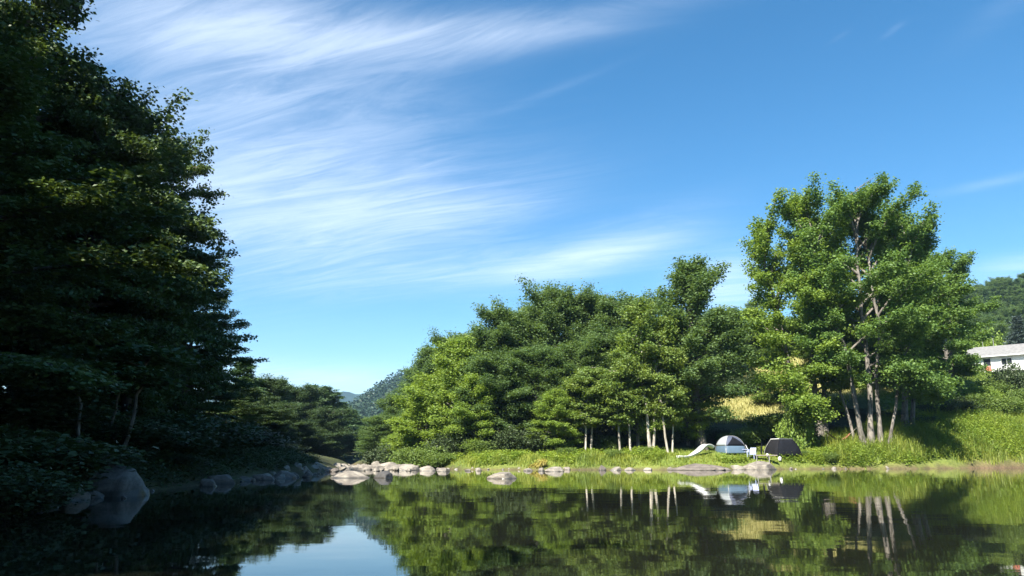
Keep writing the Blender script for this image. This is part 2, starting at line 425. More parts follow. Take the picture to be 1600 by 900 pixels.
# water
m, t = material('river_water')
g = t.n('ShaderNodeNewGeometry')
mp = t.n('ShaderNodeMapping'); t.put(mp.inputs[0], g.outputs['Position']); mp.inputs['Scale'].default_value = (0.8, 1.0, 1)
n1 = t.noise(mp.outputs[0], 0.55, 2, 0.5); n2 = t.noise(mp.outputs[0], 3.0, 3, 0.5)
calm = t.maprange(t.noise(g.outputs['Position'], 0.06, 3, 0.5), 0.35, 0.65, 0.4, 1.0)
bp = t.n('ShaderNodeBump'); bp.inputs['Strength'].default_value = 1.0; bp.inputs['Distance'].default_value = 0.007
t.put(bp.inputs['Height'], t.math('MULTIPLY', calm, t.math('ADD', n1, t.math('MULTIPLY', n2, 0.16))))
p = t.n('ShaderNodeBsdfPrincipled'); p.inputs['Base Color'].default_value = (0.010, 0.011, 0.007, 1); p.inputs['Roughness'].default_value = 0.02
p.inputs['IOR'].default_value = 1.333
t.put(p.inputs['Normal'], bp.outputs[0]); out(t, p.outputs[0]); M['water'] = m
mb = MB()
mb.add([(-66, -27, 0), (152, -27, 0), (152, 165, 0), (-66, 165, 0)], [(0, 1, 2, 3)])
tag(mb.build('river_water', M['water']), 'still dark river pool mirroring the trees', None, None, 'structure')

# ---------------------------------------------------------------- plants
def norm(a): return a / (np.linalg.norm(a, axis=-1, keepdims=True) + 1e-9)
def leaf_quads(pos, dirv, nor, L, W, droop=0.12):
    dirv = norm(dirv); side = norm(np.cross(dirv, nor)); nor = norm(np.cross(side, dirv))
    L = L[:, None]; W = W[:, None]
    v = np.stack([pos, pos + dirv * L * 0.45 + side * W * 0.5, pos + dirv * L - nor * L * droop, pos + dirv * L * 0.45 - side * W * 0.5], 1)
    n = len(pos)
    return v.reshape(-1, 3), np.arange(n * 4).reshape(n, 4)
def leaf_cloud(rng, centres, n, sig, sigz, size, aspect=0.7, up=1.0, droop_dir=-0.3, spread=0.55):
    """n leaves shared out over the spray centres (k,3)"""
    k = len(centres)
    which = rng.integers(0, k, n)
    sp_t = rng.random(k)
    pos = centres[which] + rng.normal(0, 1, (n, 3)) * np.array([sig, sig, sigz])
    a = rng.random(n) * 2 * np.pi
    d = np.stack([np.cos(a), np.sin(a), np.full(n, droop_dir) + rng.normal(0, 0.25, n)], 1)
    nor = rng.normal(0, spread, (n, 3)) + np.array([0, 0, up])
    L = size * rng.uniform(0.65, 1.3, n)
    v, f = leaf_quads(pos, d, nor, L, L * aspect)
    tint = np.clip(0.55 * sp_t[which] + 0.45 * rng.random(n), 0, 1)
    return v, f, tint
def tube_np(pl, rad, n):
    pl = np.asarray(pl, float); k = len(pl)
    t = norm(np.gradient(pl, axis=0))
    ref = np.where(np.abs(t[:, 2:3]) < 0.85, np.array([[0, 0, 1.0]]), np.array([[1.0, 0, 0]]))
    a = norm(np.cross(t, ref)); b = np.cross(t, a)
    th = np.arange(n) * 2 * np.pi / n
    v = pl[:, None] + (a[:, None] * np.cos(th)[None, :, None] + b[:, None] * np.sin(th)[None, :, None]) * np.asarray(rad)[:, None, None]
    i = np.arange(k - 1)[:, None] * n; j = np.arange(n)[None]; j2 = (j + 1) % n
    f = np.stack([i + j, i + j2, i + n + j2, i + n + j], -1).reshape(-1, 4)
    return v.reshape(-1, 3), f
class Tubes:
    def __init__(self): self.v = []; self.f = []; self.n = 0
    def add(self, pl, rad, n=6):
        v, f = tube_np(pl, rad, n); self.v.append(v); self.f.append(f + self.n); self.n += len(v)
    def mesh(self, name, mat): return np_mesh(name, np.concatenate(self.v), np.concatenate(self.f), mat, True)

OVOID = ([0, .12, .35, .6, .8, .93, 1.0], [.50, .82, 1.0, .88, .62, .36, .12])
CONE = ([0, .1, .3, .55, .8, .93, 1.0], [.6, .85, 1.0, .84, .46, .2, .04])
BROAD = ([0, .12, .35, .6, .78, .92, 1.0], [.55, .85, 1.0, .95, .68, .30, .05])
ROUND = ([0, .15, .45, .7, .88, 1.0], [.60, .90, 1.0, .92, .66, .18])
COLUMN = ([0, .1, .38, .66, .86, 1.0], [.6, .85, 1.0, .80, .44, .06])
def stem_line(rng, base, top, k=9, wobble=0.25):
    t = np.linspace(0, 1, k)[:, None]
    base = np.array(base, float); top = np.array(top, float)
    p = base + (top - base) * t
    p[:, :2] += (np.cumsum(rng.normal(0, wobble, (k, 2)), 0) * np.sin(np.pi * t * 0.9))
    p[0] = base
    return p
def broadleaf(name, seed, H, Rad, stems, clear, prof, n_prim, n_leaf, leaf, mat, bark, label, cat='tree', e_lo=12, e_hi=62, sig=0.42, sec_len=0.36, fl=0.38, spread=0.6,
              low=None, twig=False, thin=0.0, lean=0.0, rv=(0.72, 1.12), spike=0.5):
    """stems: [(base xy, top xyz as fractions of Rad/H, base radius)]; the crown is carried by limbs, side branches and flat sprays of leaves"""
    rng = np.random.default_rng(seed)
    root = empty(name, (0, 0, 0), label, cat)
    sprays = []; spikes = []
    zc = clear * H
    for si, (bxy, txyz, r0) in enumerate(stems):
        tb = Tubes()
        base = np.array([bxy[0], bxy[1], -0.4]); top = np.array([txyz[0] * Rad, txyz[1] * Rad, txyz[2] * H])
        sl = stem_line(rng, base, top, 11, 0.16 * Rad / 5)
        tt = np.linspace(0, 1, 11)
        rr = r0 * (1 - tt) ** 0.8 + 0.025
        rr[0] *= 1.6
        tb.add(sl, rr, 9)
        npr = max(4, int(n_prim / len(stems)))
        for i in range(npr):
            s = (i + rng.random() * 0.8) / npr
            z0 = zc * 0.85 + (top[2] * 0.985 - zc * 0.85) * s ** 0.9
            t = np.clip((z0 - base[2]) / (top[2] - base[2]), 0.02, 1)
            o = np.array([np.interp(t, tt, sl[:, j]) for j in range(3)])
            az = i * 2.39996 + rng.normal(0, 0.4)
            if len(stems) > 1:      # limbs of a clump reach outwards
                oa = math.atan2(o[1], o[0]); az = oa + (((az - oa + math.pi) % (2 * math.pi)) - math.pi) * (0.55 + 0.3 * s)
            h = np.array([math.cos(az), math.sin(az)])
            el = R(e_lo + (e_hi - e_lo) * s + rng.normal(0, 8))
            reach = rng.uniform(*rv) * (1 + 0.12 * math.sin(2 * az + seed))
            L = 1.0
            for _ in range(3):
                zt = o[2] + L * math.tan(el) * 0.6
                Re = Rad * np.interp((zt - zc) / (H - zc), *prof) * reach
                b = o[0] * h[0] + o[1] * h[1]; q = b * b - (o[0] ** 2 + o[1] ** 2 - Re * Re)
                L = max(0.5, -b + math.sqrt(q)) if q > 0 else 0.5
            L = min(L, Rad * 1.3)
            m_ = 7; pl = [o]; e = el + R(14)
            wv = rng.normal(0, 0.16)
            for q in range(m_):
                e -= R(34) / m_; az2 = az + wv * q / m_ * 2 + rng.normal(0, 0.08)
                stp = L / math.cos(el) ** 0.6 / m_
                pl.append(pl[-1] + stp * np.array([math.cos(az2) * math.cos(e), math.sin(az2) * math.cos(e), math.sin(e)]))
            pl = np.array(pl)
            if pl[-1, 2] > H: pl[:, 2] -= np.linspace(0, 1, len(pl)) * (pl[-1, 2] - H)
            tq = np.linspace(0, 1, len(pl))
            tb.add(pl, (0.018 + min(0.5 * r0, 0.022 * L + 0.01)) * (1 - tq) ** 0.7 + 0.010, 5)
            ns = max(3, int(L / 0.5))
            for j in range(ns):
                u = 0.28 + 0.72 * (j + rng.random()) / ns
                if rng.random() < thin: continue
                c = np.array([np.interp(u, tq, pl[:, q]) for q in range(3)])
                tg = norm(np.array([np.interp(min(1, u + .05), tq, pl[:, q]) - np.interp(u - .1, tq, pl[:, q]) for q in range(3)]))
                sa_ = R(rng.uniform(28, 72)) * (1 if (j % 2) else -1)
                dv = np.array([tg[0] * math.cos(sa_) - tg[1] * math.sin(sa_), tg[0] * math.sin(sa_) + tg[1] * math.cos(sa_), tg[2] * 0.5 + rng.normal(0.03, 0.16)])
                l2 = np.clip(L * sec_len * (1.25 - 0.75 * u) * rng.uniform(0.6, 1.3), 0.35, 2.6)
                if twig: tb.add(np.array([c, c + dv * l2 * 0.5, c + dv * l2 + np.array([0, 0, -.04 * l2])]), np.array([0.016, 0.011, 0.006]), 3)
                kk = max(2, int(l2 / 0.45))
                for q in range(kk):
                    f = (q + 0.7) / kk
                    sprays.append(c + dv * l2 * f + np.array([0, 0, -0.10 * l2 * f * f]))
            sprays.append(pl[-1]); sprays.append(pl[-2])
            if rng.random() < spike * (0.35 + s):
                tipd = norm(np.array([h[0] * 0.5, h[1] * 0.5, 0.9])) if s > 0.45 else norm(np.array([h[0], h[1], 0.25]))
                sl_ = rng.uniform(0.6, 1.7) * Rad / 5
                for q in range(4): spikes.append((len(sprays) - 2, tipd * sl_ * (q + 1) / 4))
        for q in range(6): sprays.append(top + rng.normal(0, 1, 3) * np.array([0.25, 0.25, 0.3]) * Rad / 6)
        for vv in tb.v: vv[:, 0] += lean * np.clip(vv[:, 2] / H, 0, 1) ** 0.9
        link('trunk', tb.mesh('trunk', bark), root)
    if low:                          # extra low-hanging sprays: (x, y, z, radius, count)
        for (lx, ly, lz, lr, k) in low:
            for q in range(k): sprays.append(np.array([lx, ly, lz]) + rng.normal(0, 1, 3) * np.array([lr, lr, lr * 0.5]))
    S = np.array(sprays)
    zz = S[:, 2].copy(); hi = 0.88 * H; zm = max(zz.max(), H)
    S[:, 2] = np.where(zz > hi, hi + (zz - hi) * (0.965 * H - hi) / (zm - hi), zz)
    if spikes: S = np.concatenate([S, np.array([S[a_] + b_ for a_, b_ in spikes])])
    S[:, 0] += lean * np.clip(S[:, 2] / H, 0, 1) ** 0.9
    v, f, tint = leaf_cloud(rng, S, n_leaf, sig, sig * fl, leaf, spread=spread)
    link('crown', np_mesh('crown', v, f, mat, False, {'tint': ('FACE', tint)}), root)
    root['H'] = H; root['Rad'] = Rad
    return root
def conifer(name, seed, H, Rad, n_leaf, mat, bark, label, droop=-0.05, irregular=0.25, clear=0.12, leaf=(0.42, 0.10), pw=0.9):
    rng = np.random.default_rng(seed)
    root = empty(name, (0, 0, 0), label, 'tree')
    tb = Tubes()
    sl = stem_line(rng, (0, 0, -0.3), (0, 0, H), 9, 0.04); tb.add(sl, np.linspace(0.022 * H * 0.5, 0.02, 9), 7)
    sp, dr = [], []
    z = H * clear
    while z < H * 0.985:
        s = (z / H - clear) / (1 - clear)
        nb = rng.integers(5, 8); a0 = rng.random() * 6.28
        for k in range(nb):
            a = a0 + k * 6.283 / nb + rng.normal(0, 0.18)
            L = Rad * max(0.05, (1 - s)) ** pw * rng.uniform(1 - irregular, 1 + irregular)
            if rng.random() < irregular * 0.35: L *= 0.4
            e = droop + 0.35 * s + rng.normal(0, 0.08)
            pts = []
            for q in range(5):
                f = q / 4; pts.append(np.array([math.cos(a) * L * f, math.sin(a) * L * f, z + L * (e * f + 0.16 * f * f)]))
            pts = np.array(pts); pts[:, :2] += [np.interp(z, sl[:, 2], sl[:, 0]), np.interp(z, sl[:, 2], sl[:, 1])]
            tb.add(pts, np.linspace(0.02 + 0.008 * L, 0.006, 5), 4)
            n2 = max(2, int(L / 0.28))
            for q in range(n2):
                f = 0.2 + 0.8 * (q + rng.random()) / n2
                c = np.array([np.interp(f, np.linspace(0, 1, 5), pts[:, j]) for j in range(3)])
                for sgn in (-1, 1):
                    w2 = L * 0.34 * (1.15 - f) * rng.uniform(0.4, 1.1)
                    sp.append(c + np.array([-math.sin(a), math.cos(a), 0]) * sgn * w2 + np.array([0, 0, -0.06 * w2])); dr.append((math.cos(a), math.sin(a)))
        z += H * 0.034 * (1.25 - 0.6 * s) * rng.uniform(0.8, 1.2)
    S = np.array(sp); D = np.array(dr); n = n_leaf
    wch = rng.integers(0, len(S), n); st = rng.random(len(S))
    pos = S[wch] + rng.normal(0, 1, (n, 3)) * np.array([0.2, 0.2, 0.09]) * (Rad / 3.5)
    dv = np.concatenate([D[wch] + rng.normal(0, 0.6, (n, 2)), rng.normal(0.1, 0.3, (n, 1))], 1)
    L = leaf[0] * rng.uniform(0.7, 1.3, n)
    v, f = leaf_quads(pos, dv, rng.normal(0, 0.5, (n, 3)) + [0, 0, 1], L, np.full(n, leaf[1]) * rng.uniform(0.8, 1.3, n))
    link('trunk', tb.mesh('trunk', bark), root)
    link('crown', np_mesh('crown', v, f, mat, False, {'tint': ('FACE', 0.5 * st[wch] + 0.5 * rng.random(n))}), root)
    root['H'] = H; root['Rad'] = Rad
    return root
def bush(name, seed, H, Rad, n_shoot, n_leaf, leaf, mat, bark, label):
    rng = np.random.default_rng(seed)
    root = empty(name, (0, 0, 0), label, 'bush')
    tb = Tubes(); sp = []
    for i in range(n_shoot):
        a = i * 2.4 + rng.normal(0, 0.3); rr = Rad * math.sqrt((i + 0.5) / n_shoot) * rng.uniform(0.75, 1.1)
        hh = H * math.sqrt(max(0.08, 1 - (rr / Rad / 1.15) ** 2)) * rng.uniform(0.75, 1.08)
        t = np.linspace(0, 1, 6)
        pl = np.stack([math.cos(a) * rr * (0.15 + 0.85 * t ** 0.8), math.sin(a) * rr * (0.15 + 0.85 * t ** 0.8), -0.2 + (hh + 0.2) * t ** 0.75 - 0.12 * hh * t ** 3], 1)
        tb.add(pl, np.linspace(0.02 + 0.006 * H, 0.005, 6), 4)
        for q in range(7):
            f = 0.25 + 0.75 * (q + rng.random()) / 7
            c = np.array([np.interp(f, t, pl[:, j]) for j in range(3)])
            sp.append(c + rng.normal(0, 1, 3) * np.array([.12, .12, .08]) * Rad)
    v, f, tint = leaf_cloud(rng, np.array(sp), n_leaf, 0.09 * Rad + 0.08, 0.05 * Rad + 0.04, leaf)
    v[:, 2] = np.maximum(v[:, 2], 0.02)
    link('stem', tb.mesh('stem', bark), root)
    link('foliage', np_mesh('foliage', v, f, mat, False, {'tint': ('FACE', tint)}), root)
    root['H'] = H; root['Rad'] = Rad
    return root

used = set()
rs = np.random.default_rng(5)
def plant(proto, px, py, d, label, group=None, width=None, rz=None, sink=0.0, minz=None, base=None):
    """stand a tree d metres away so that its top reaches the given height of the photograph; width = crown width in metres"""
    x, y, z = at(px, py, d)
    if base is not None: x = at(base, 690, d)[0]
    gz = G(x, y)
    if minz is not None: gz = max(gz, minz)
    h = max(0.4, z - gz)
    sz = h / proto['H']; sx = sz if width is None else width / (2 * proto['Rad'])
    rz = rs.random() * 6.28 if rz is None else rz
    if proto.name in used:
        return copy_tree(proto, label, group, (x, y, gz - sink), rz, (sx, sx, sz))
    used.add(proto.name)
    proto.location = (x, y, gz - sink); proto.rotation_euler = (0, 0, rz); proto.scale = (sx, sx, sz)
    proto['label'] = label
    if group: proto['group'] = group
    return proto

# --- the big maples on the right
gbm = 'big maples on the right bank'
big_left = broadleaf('maple_tree', 11, 26, 5.6, [((0.4, 0), (-0.05, 0, 1.0), 0.34), ((0.9, 0.3), (0.45, 0.1, 0.88), 0.26), ((-0.4, 0.3), (-0.5, 0.1, 0.86), 0.24)], 0.17, OVOID, 116, 112000, 0.255, M['leaf_maple_lime'], M['bark_grey'],
                     '', e_lo=8, e_hi=74, sig=0.33, fl=0.7, spike=0.8, spread=0.8, rv=(0.52, 1.22), low=[(-2.4, -4.0, 4.0, 0.8, 60), (-1.5, -4.3, 3.0, 0.6, 40), (-3.6, -2.5, 6.4, 1.1, 60)], lean=-0.6)
big_mid = broadleaf('maple_tree', 23, 28, 6.4, [((-0.1, -0.3), (-0.92, -0.1, 0.74), 0.24), ((0.65, 0), (-0.02, 0, 1.0), 0.26), ((1.75, 0.2), (0.16, 0.25, 0.90), 0.21), ((2.3, -0.1), (0.85, 0.0, 0.74), 0.14), ((-0.6, 0.5), (-0.5, 0.3, 0.6), 0.13)], 0.26, BROAD, 146, 138000, 0.255, M['leaf_maple'], M['bark_grey'],
                    '', low=[(4.6, -3.0, 6.4, 1.1, 60), (6.2, -1.5, 5.4, 0.9, 40), (2.2, -4.2, 7.6, 0.9, 40)], e_lo=12, e_hi=76, sig=0.33, fl=0.7, spike=0.8, spread=0.8, rv=(0.52, 1.22), lean=2.2)
big_right = broadleaf('maple_tree', 37, 24, 5.2, [((0, 0), (0.1, 0, 1.0), 0.32), ((0.8, 0.2), (0.5, 0.1, 0.84), 0.22)], 0.16, OVOID, 84, 88000, 0.255, M['leaf_maple'], M['bark_grey'],
                      '', e_lo=10, e_hi=74, sig=0.33, fl=0.7, spike=0.8, spread=0.8, rv=(0.52, 1.22), lean=2.2)
plant(big_left, 1235, 312, 76, 'big bright green maple with low hanging boughs behind the dark screen tent', gbm, 11.4, 0.0, base=1277)
plant(big_mid, 1384, 290, 73, 'tallest maple, with several pale grey trunks rising from the weedy bank', gbm, 12.4, 0.0, base=1350)
plant(big_right, 1434, 340, 78, 'green maple pressed against the right side of the tallest maple', gbm, 10.4, 0.0, base=1415)
plant(big_right, 1499, 392, 89, 'shorter maple at the right end of the maple clump, nearest the white house', gbm, 9.4, 0.3, base=1490)

# --- tall maple and pale-stemmed trees at the camp
tall = broadleaf('maple_tree', 41, 19, 4.3, [((0, 0), (0.0, 0, 1.0), 0.36)], 0.16, CONE, 84, 62000, 0.22, M['leaf_wood'], M['bark_dark'], '', e_lo=14, e_hi=80, fl=0.7, spike=0.8, spread=0.8, sig=0.34)
plant(tall, 1085, 410, 73, 'tall narrow maple with a thick dark trunk just left of the dome tent', None, 10.2, 0.5, base=1096)
birch = broadleaf('birch_tree', 52, 12, 2.4, [((0, 0), (-0.25, 0, 1.0), 0.13), ((0.25, 0.1), (0.7, 0.1, 0.86), 0.09)], 0.30, COLUMN, 48, 19000, 0.20, M['leaf_birch'], M['bark_pale'], '', e_lo=0, e_hi=55, sig=0.36)
slim = broadleaf('birch_tree', 57, 8, 1.7, [((0, 0), (0.5, 0, 1.0), 0.085)], 0.42, ROUND, 28, 9000, 0.20, M['leaf_birch'], M['bark_pale'], '', e_lo=5, e_hi=50, sig=0.34)
gb = 'pale stemmed trees along the right bank'
plant(birch, 1022, 470, 69.5, 'yellow-green birch with a forked pale trunk on the grassy bank', gb, 5.6, 0.2, base=1016)
plant(slim, 1036, 545, 69.2, 'leaning pale birch stem right of the forked birch', gb, 3.6, 2.9, base=1044)
plant(slim, 1052, 590, 70.0, 'slim pale birch stem right behind the leaning one, near the thick dark trunk', gb, 3.0, 0.4, base=1049)
plant(slim, 985, 560, 69.0, 'slim pale birch stem just left of the forked birch', gb, 3.4, 1.4, base=985)
plant(slim, 966, 580, 69.2, 'slim pale birch, second to the left of the forked birch', gb, 3.4, 4.0, base=969)
plant(slim, 925, 575, 70.0, 'slim birch with a grey-white stem in front of the dark wood', gb, 3.6, 5.0, base=922)
plant(slim, 908, 590, 69.0, 'thin white stemmed birch bent slightly at the foot, alone on the bank', gb, 3.2, 0.9, base=914)

# --- the wood on the right bank
wa = broadleaf('broadleaf_tree', 61, 17, 4.6, [((0, 0), (0.05, 0, 1.0), 0.26)], 0.14, ROUND, 80, 78000, 0.21, M['leaf_wood'], M['bark_dark'], '', e_lo=20, e_hi=76, fl=0.7, spike=0.5, spread=0.8, sig=0.38)
wb = broadleaf('broadleaf_tree', 67, 16, 4.4, [((0, 0), (-0.2, 0.1, 1.0), 0.22), ((0.5, 0.2), (0.4, -0.1, 0.92), 0.2)], 0.10, ROUND, 82, 78000, 0.21, M['leaf_wood'], M['bark_dark'], '', e_lo=18, e_hi=76, fl=0.7, spike=0.5, spread=0.8, sig=0.38)
wl = broadleaf('broadleaf_tree', 71, 13, 3.2, [((0, 0), (0.1, 0, 1.0), 0.17)], 0.08, COLUMN, 54, 42000, 0.22, M['leaf_light'], M['bark_grey'], '', e_lo=12, e_hi=78, fl=0.7, spike=0.6, spread=0.8, sig=0.34)
gw = 'trees of the wood on the right bank'
for proto, px, py, d, wd, lab in [
    (wa, 868, 455, 86, 10.5, 'highest round crowned dark tree in the middle of the wood'),
    (wb, 806, 486, 84, 10.0, 'dark tree left of the highest crown in the wood'),
    (wa, 925, 462, 87, 10.0, 'dark tree right of the highest crown in the wood'),
    (wb, 985, 468, 84, 9.5, 'dark tree behind the forked birch, level with the wood edge'),
    (wb, 764, 518, 82, 9.0, 'dark tree on the falling skyline, second left of the highest crown'),
    (wa, 722, 524, 84, 9.0, 'green tree where the wood skyline steps down towards the river gap'),
    (wb, 690, 545, 88, 8.5, 'green tree on the lower left skyline of the wood'),
    (wa, 664, 574, 95, 8.5, 'tree on the skyline above the bright trees by the rock dam'),
    (wb, 628, 620, 100, 8.0, 'green tree farther up the river above the rock dam'),
    (wa, 606, 650, 104, 8.0, 'green tree next to the river gap, right of the hill notch'),
    (wb, 590, 672, 108, 5.6, 'lowest green tree at the right edge of the river gap'),
    (wa, 836, 545, 75, 8.5, 'dark tree standing at the front of the wood with low boughs'),
    (wb, 770, 560, 74, 8.0, 'dark leafy tree at the front of the wood left of the lime green sapling'),
    (wa, 900, 540, 75, 8.0, 'dark tree at the front of the wood behind the thin white stems'),
    (wb, 950, 530, 76, 7.5, 'dark tree at the front of the wood left of the birches'),
    (wa, 1040, 520, 78, 8.0, 'dark tree between the forked birch and the tall maple'),
    (wb, 1122, 505, 108, 8.5, 'dark tree beyond the meadow at the right flank of the tall maple'),
    (wa, 1150, 490, 112, 10.0, 'dark tree beyond the straw meadow, left of the big maples'),
    (wb, 1178, 500, 114, 10.0, 'dark tree beyond the straw meadow, just behind the lime maple'),
    (wa, 1110, 500, 112, 10.0, 'dark tree beyond the meadow behind the tall maple'),
    (wb, 1232, 500, 116, 10.0, 'dark tree beyond the meadow, mostly behind the big lime maple'),
    (wa, 1300, 520, 100, 10.0, 'dark tree in the shade behind the pale trunks'),
    (wb, 1345, 540, 96, 9.0, 'second dark tree in the shade behind the pale trunks'),
    (wl, 712, 532, 76, 6.6, 'tall bright green tree at the left front of the wood'),
    (wl, 672, 590, 80, 7.0, 'bright green tree beside the rock dam'),
    (wl, 648, 640, 84, 5.6, 'bright green tree overhanging the stones of the dam'),
    (wl, 742, 586, 72, 5.4, 'lime green slender tree with a crooked trunk near the bank'),
    (wl, 620, 678, 92, 4.6, 'low green tree overhanging the river above the dam'),
    (wl, 866, 612, 70, 4.6, 'small lime green sapling in front of the dark wood'),
    (wl, 990, 520, 71, 5.0, 'bright green tree mingling with the forked birch'),
    (wl, 1068, 560, 74, 4.6, 'light green young tree at the foot of the tall maple'),
]:
    plant(proto, px, py, d, lab, gw, wd)

# --- left-hand forest: near dark maples
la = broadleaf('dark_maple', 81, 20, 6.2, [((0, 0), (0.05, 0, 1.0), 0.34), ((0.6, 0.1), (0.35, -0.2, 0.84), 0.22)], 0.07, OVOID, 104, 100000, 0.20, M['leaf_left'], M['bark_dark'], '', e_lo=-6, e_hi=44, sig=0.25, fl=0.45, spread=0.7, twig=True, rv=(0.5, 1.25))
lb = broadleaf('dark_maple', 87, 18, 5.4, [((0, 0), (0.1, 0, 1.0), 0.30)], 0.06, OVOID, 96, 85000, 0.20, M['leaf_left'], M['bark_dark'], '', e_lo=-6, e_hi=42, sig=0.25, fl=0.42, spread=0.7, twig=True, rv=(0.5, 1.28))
gl = 'dark trees of the left bank'
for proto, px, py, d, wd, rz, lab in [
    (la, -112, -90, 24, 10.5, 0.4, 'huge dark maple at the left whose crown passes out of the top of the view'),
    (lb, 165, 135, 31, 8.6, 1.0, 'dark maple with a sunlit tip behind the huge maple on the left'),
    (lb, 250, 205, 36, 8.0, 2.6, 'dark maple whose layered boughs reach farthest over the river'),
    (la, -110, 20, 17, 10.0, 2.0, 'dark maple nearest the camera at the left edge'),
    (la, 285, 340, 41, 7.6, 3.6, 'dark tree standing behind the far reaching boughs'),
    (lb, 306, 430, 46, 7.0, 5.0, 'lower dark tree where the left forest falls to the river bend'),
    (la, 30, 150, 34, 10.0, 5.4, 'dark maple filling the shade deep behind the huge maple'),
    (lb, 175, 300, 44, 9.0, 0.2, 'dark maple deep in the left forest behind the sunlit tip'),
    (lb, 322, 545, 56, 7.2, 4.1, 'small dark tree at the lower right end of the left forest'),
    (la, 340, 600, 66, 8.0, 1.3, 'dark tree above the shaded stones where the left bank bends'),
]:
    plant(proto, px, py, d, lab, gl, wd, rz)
rg = np.random.default_rng(99)
for (x, y, s) in [(-22, 6, 1.0), (-24, 16, 1.05), (-25, 27, 1.0), (-26, 39, 0.95), (-27, 51, 0.8), (-31, 62, 0.75), (-31, 10, 1.05), (-33, 22, 1.1), (-34, 34, 1.05), (-35, 46, 0.95), (-15, -6, 1.05), (-24, -6, 1.0), (-22, 2, 1.1), (-23, 9, 1.0), (-14, -15, 1.0), (-17, 3, 1.0), (-15.5, -4, 0.95), (-18.5, 9, 1.0), (-20, 13, 0.95), (-16, -24, 1.1), (-22, -26, 1.1), (-20, -16, 1.1), (-22, 16, 1.05), (-20, 26, 1.0), (-28, -14, 1.1), (-36, 58, 0.8), (-40, 72, 0.75), (-20, 33, 0.8)]:
    pr = la if rg.random() < 0.5 else lb
    k = s * rg.uniform(0.95, 1.1)
    copy_tree(pr, 'dark maple standing deep in the left forest, mostly hidden by the trees on the bank', 'dark trees hidden in the left forest', (x, y, G(x, y)), rg.random() * 6.28, (k, k, k))

# --- middle distance, left of the river gap
pa = conifer('pine_tree', 91, 15, 3.6, 24000, M['needle_pine'], M['bark_dark'], '', droop=0.02, irregular=0.38, pw=0.75, leaf=(0.5, 0.14))
pb = conifer('pine_tree', 95, 17, 3.4, 24000, M['needle_pine'], M['bark_dark'], '', droop=0.05, irregular=0.5, clear=0.3, pw=0.55, leaf=(0.5, 0.14))
gm = 'trees beyond the rock dam on the left'
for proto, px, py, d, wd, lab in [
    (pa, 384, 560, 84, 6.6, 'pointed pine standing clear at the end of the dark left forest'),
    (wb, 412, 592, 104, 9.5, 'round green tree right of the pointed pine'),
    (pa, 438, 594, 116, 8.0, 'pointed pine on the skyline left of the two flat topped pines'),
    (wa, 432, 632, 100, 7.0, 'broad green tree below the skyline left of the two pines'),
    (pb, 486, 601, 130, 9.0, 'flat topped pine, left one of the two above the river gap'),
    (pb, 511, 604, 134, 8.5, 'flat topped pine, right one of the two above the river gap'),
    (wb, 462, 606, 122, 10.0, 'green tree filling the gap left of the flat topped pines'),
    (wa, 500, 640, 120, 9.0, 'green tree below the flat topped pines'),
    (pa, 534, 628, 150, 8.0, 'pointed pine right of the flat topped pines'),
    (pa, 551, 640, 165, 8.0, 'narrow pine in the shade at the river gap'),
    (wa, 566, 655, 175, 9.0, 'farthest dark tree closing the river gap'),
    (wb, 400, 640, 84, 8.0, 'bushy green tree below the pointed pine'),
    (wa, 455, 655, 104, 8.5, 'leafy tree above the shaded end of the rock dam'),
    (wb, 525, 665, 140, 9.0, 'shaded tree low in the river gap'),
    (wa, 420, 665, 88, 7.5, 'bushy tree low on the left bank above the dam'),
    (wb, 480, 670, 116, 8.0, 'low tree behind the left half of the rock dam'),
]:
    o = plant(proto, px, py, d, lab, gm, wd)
    if proto in (wa, wb):            # darker leaf colour than the same shapes have on the right bank
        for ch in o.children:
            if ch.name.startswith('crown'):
                ch.material_slots[0].link = 'OBJECT'; ch.material_slots[0].material = M['leaf_wood_dark']

# --- right: spruce, shrubs by the house, ridge trees
sp_ = conifer('blue_spruce', 101, 12, 3.0, 15000, M['needle_spruce'], M['bark_dark'], '', droop=-0.22, irregular=0.15, clear=0.05, leaf=(0.42, 0.12))
plant(sp_, 1588, 494, 128, 'pale blue-grey spruce behind the white house', None, 7.5)
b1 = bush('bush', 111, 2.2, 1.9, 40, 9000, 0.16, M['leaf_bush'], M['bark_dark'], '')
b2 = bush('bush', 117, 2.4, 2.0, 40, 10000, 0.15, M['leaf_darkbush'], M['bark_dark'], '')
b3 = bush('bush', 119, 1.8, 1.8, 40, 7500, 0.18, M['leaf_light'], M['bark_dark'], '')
gs = 'shrubs on the slope below the white house'
for proto, px, py, d, wd, lab in [
    (b2, 1577, 560, 92, 5.0, 'dark rounded shrub in front of the white house'),
    (b1, 1545, 588, 92, 5.0, 'olive green shrub below the left end of the white house'),
    (b3, 1530, 600, 90, 4.2, 'light green shrub at the foot of the slope below the house'),
    (b1, 1600, 600, 88, 5.0, 'olive shrub at the right edge below the dark rounded shrub'),
    (b1, 1515, 612, 88, 4.0, 'small shrub beside the right end of the maple clump'),
    (b2, 1488, 618, 86, 5.2, 'dark shrub in the shade right of the lone thin trunk'),
    (b2, 1462, 622, 84, 5.0, 'dark shrub in the shade just right of the pale trunks'),
    (b1, 1565, 615, 86, 4.6, 'green shrub midway down the slope under the dark rounded shrub'),
    (b3, 1537, 518, 134, 8.0, 'yellow-green bush behind the left end of the house roof'),
    (b3, 1565, 530, 136, 8.0, 'yellow-green bush behind the middle of the house roof'),
]:
    plant(proto, px, py, d, lab, gs, wd)
gu = 'bushes along the edge of the right wood'
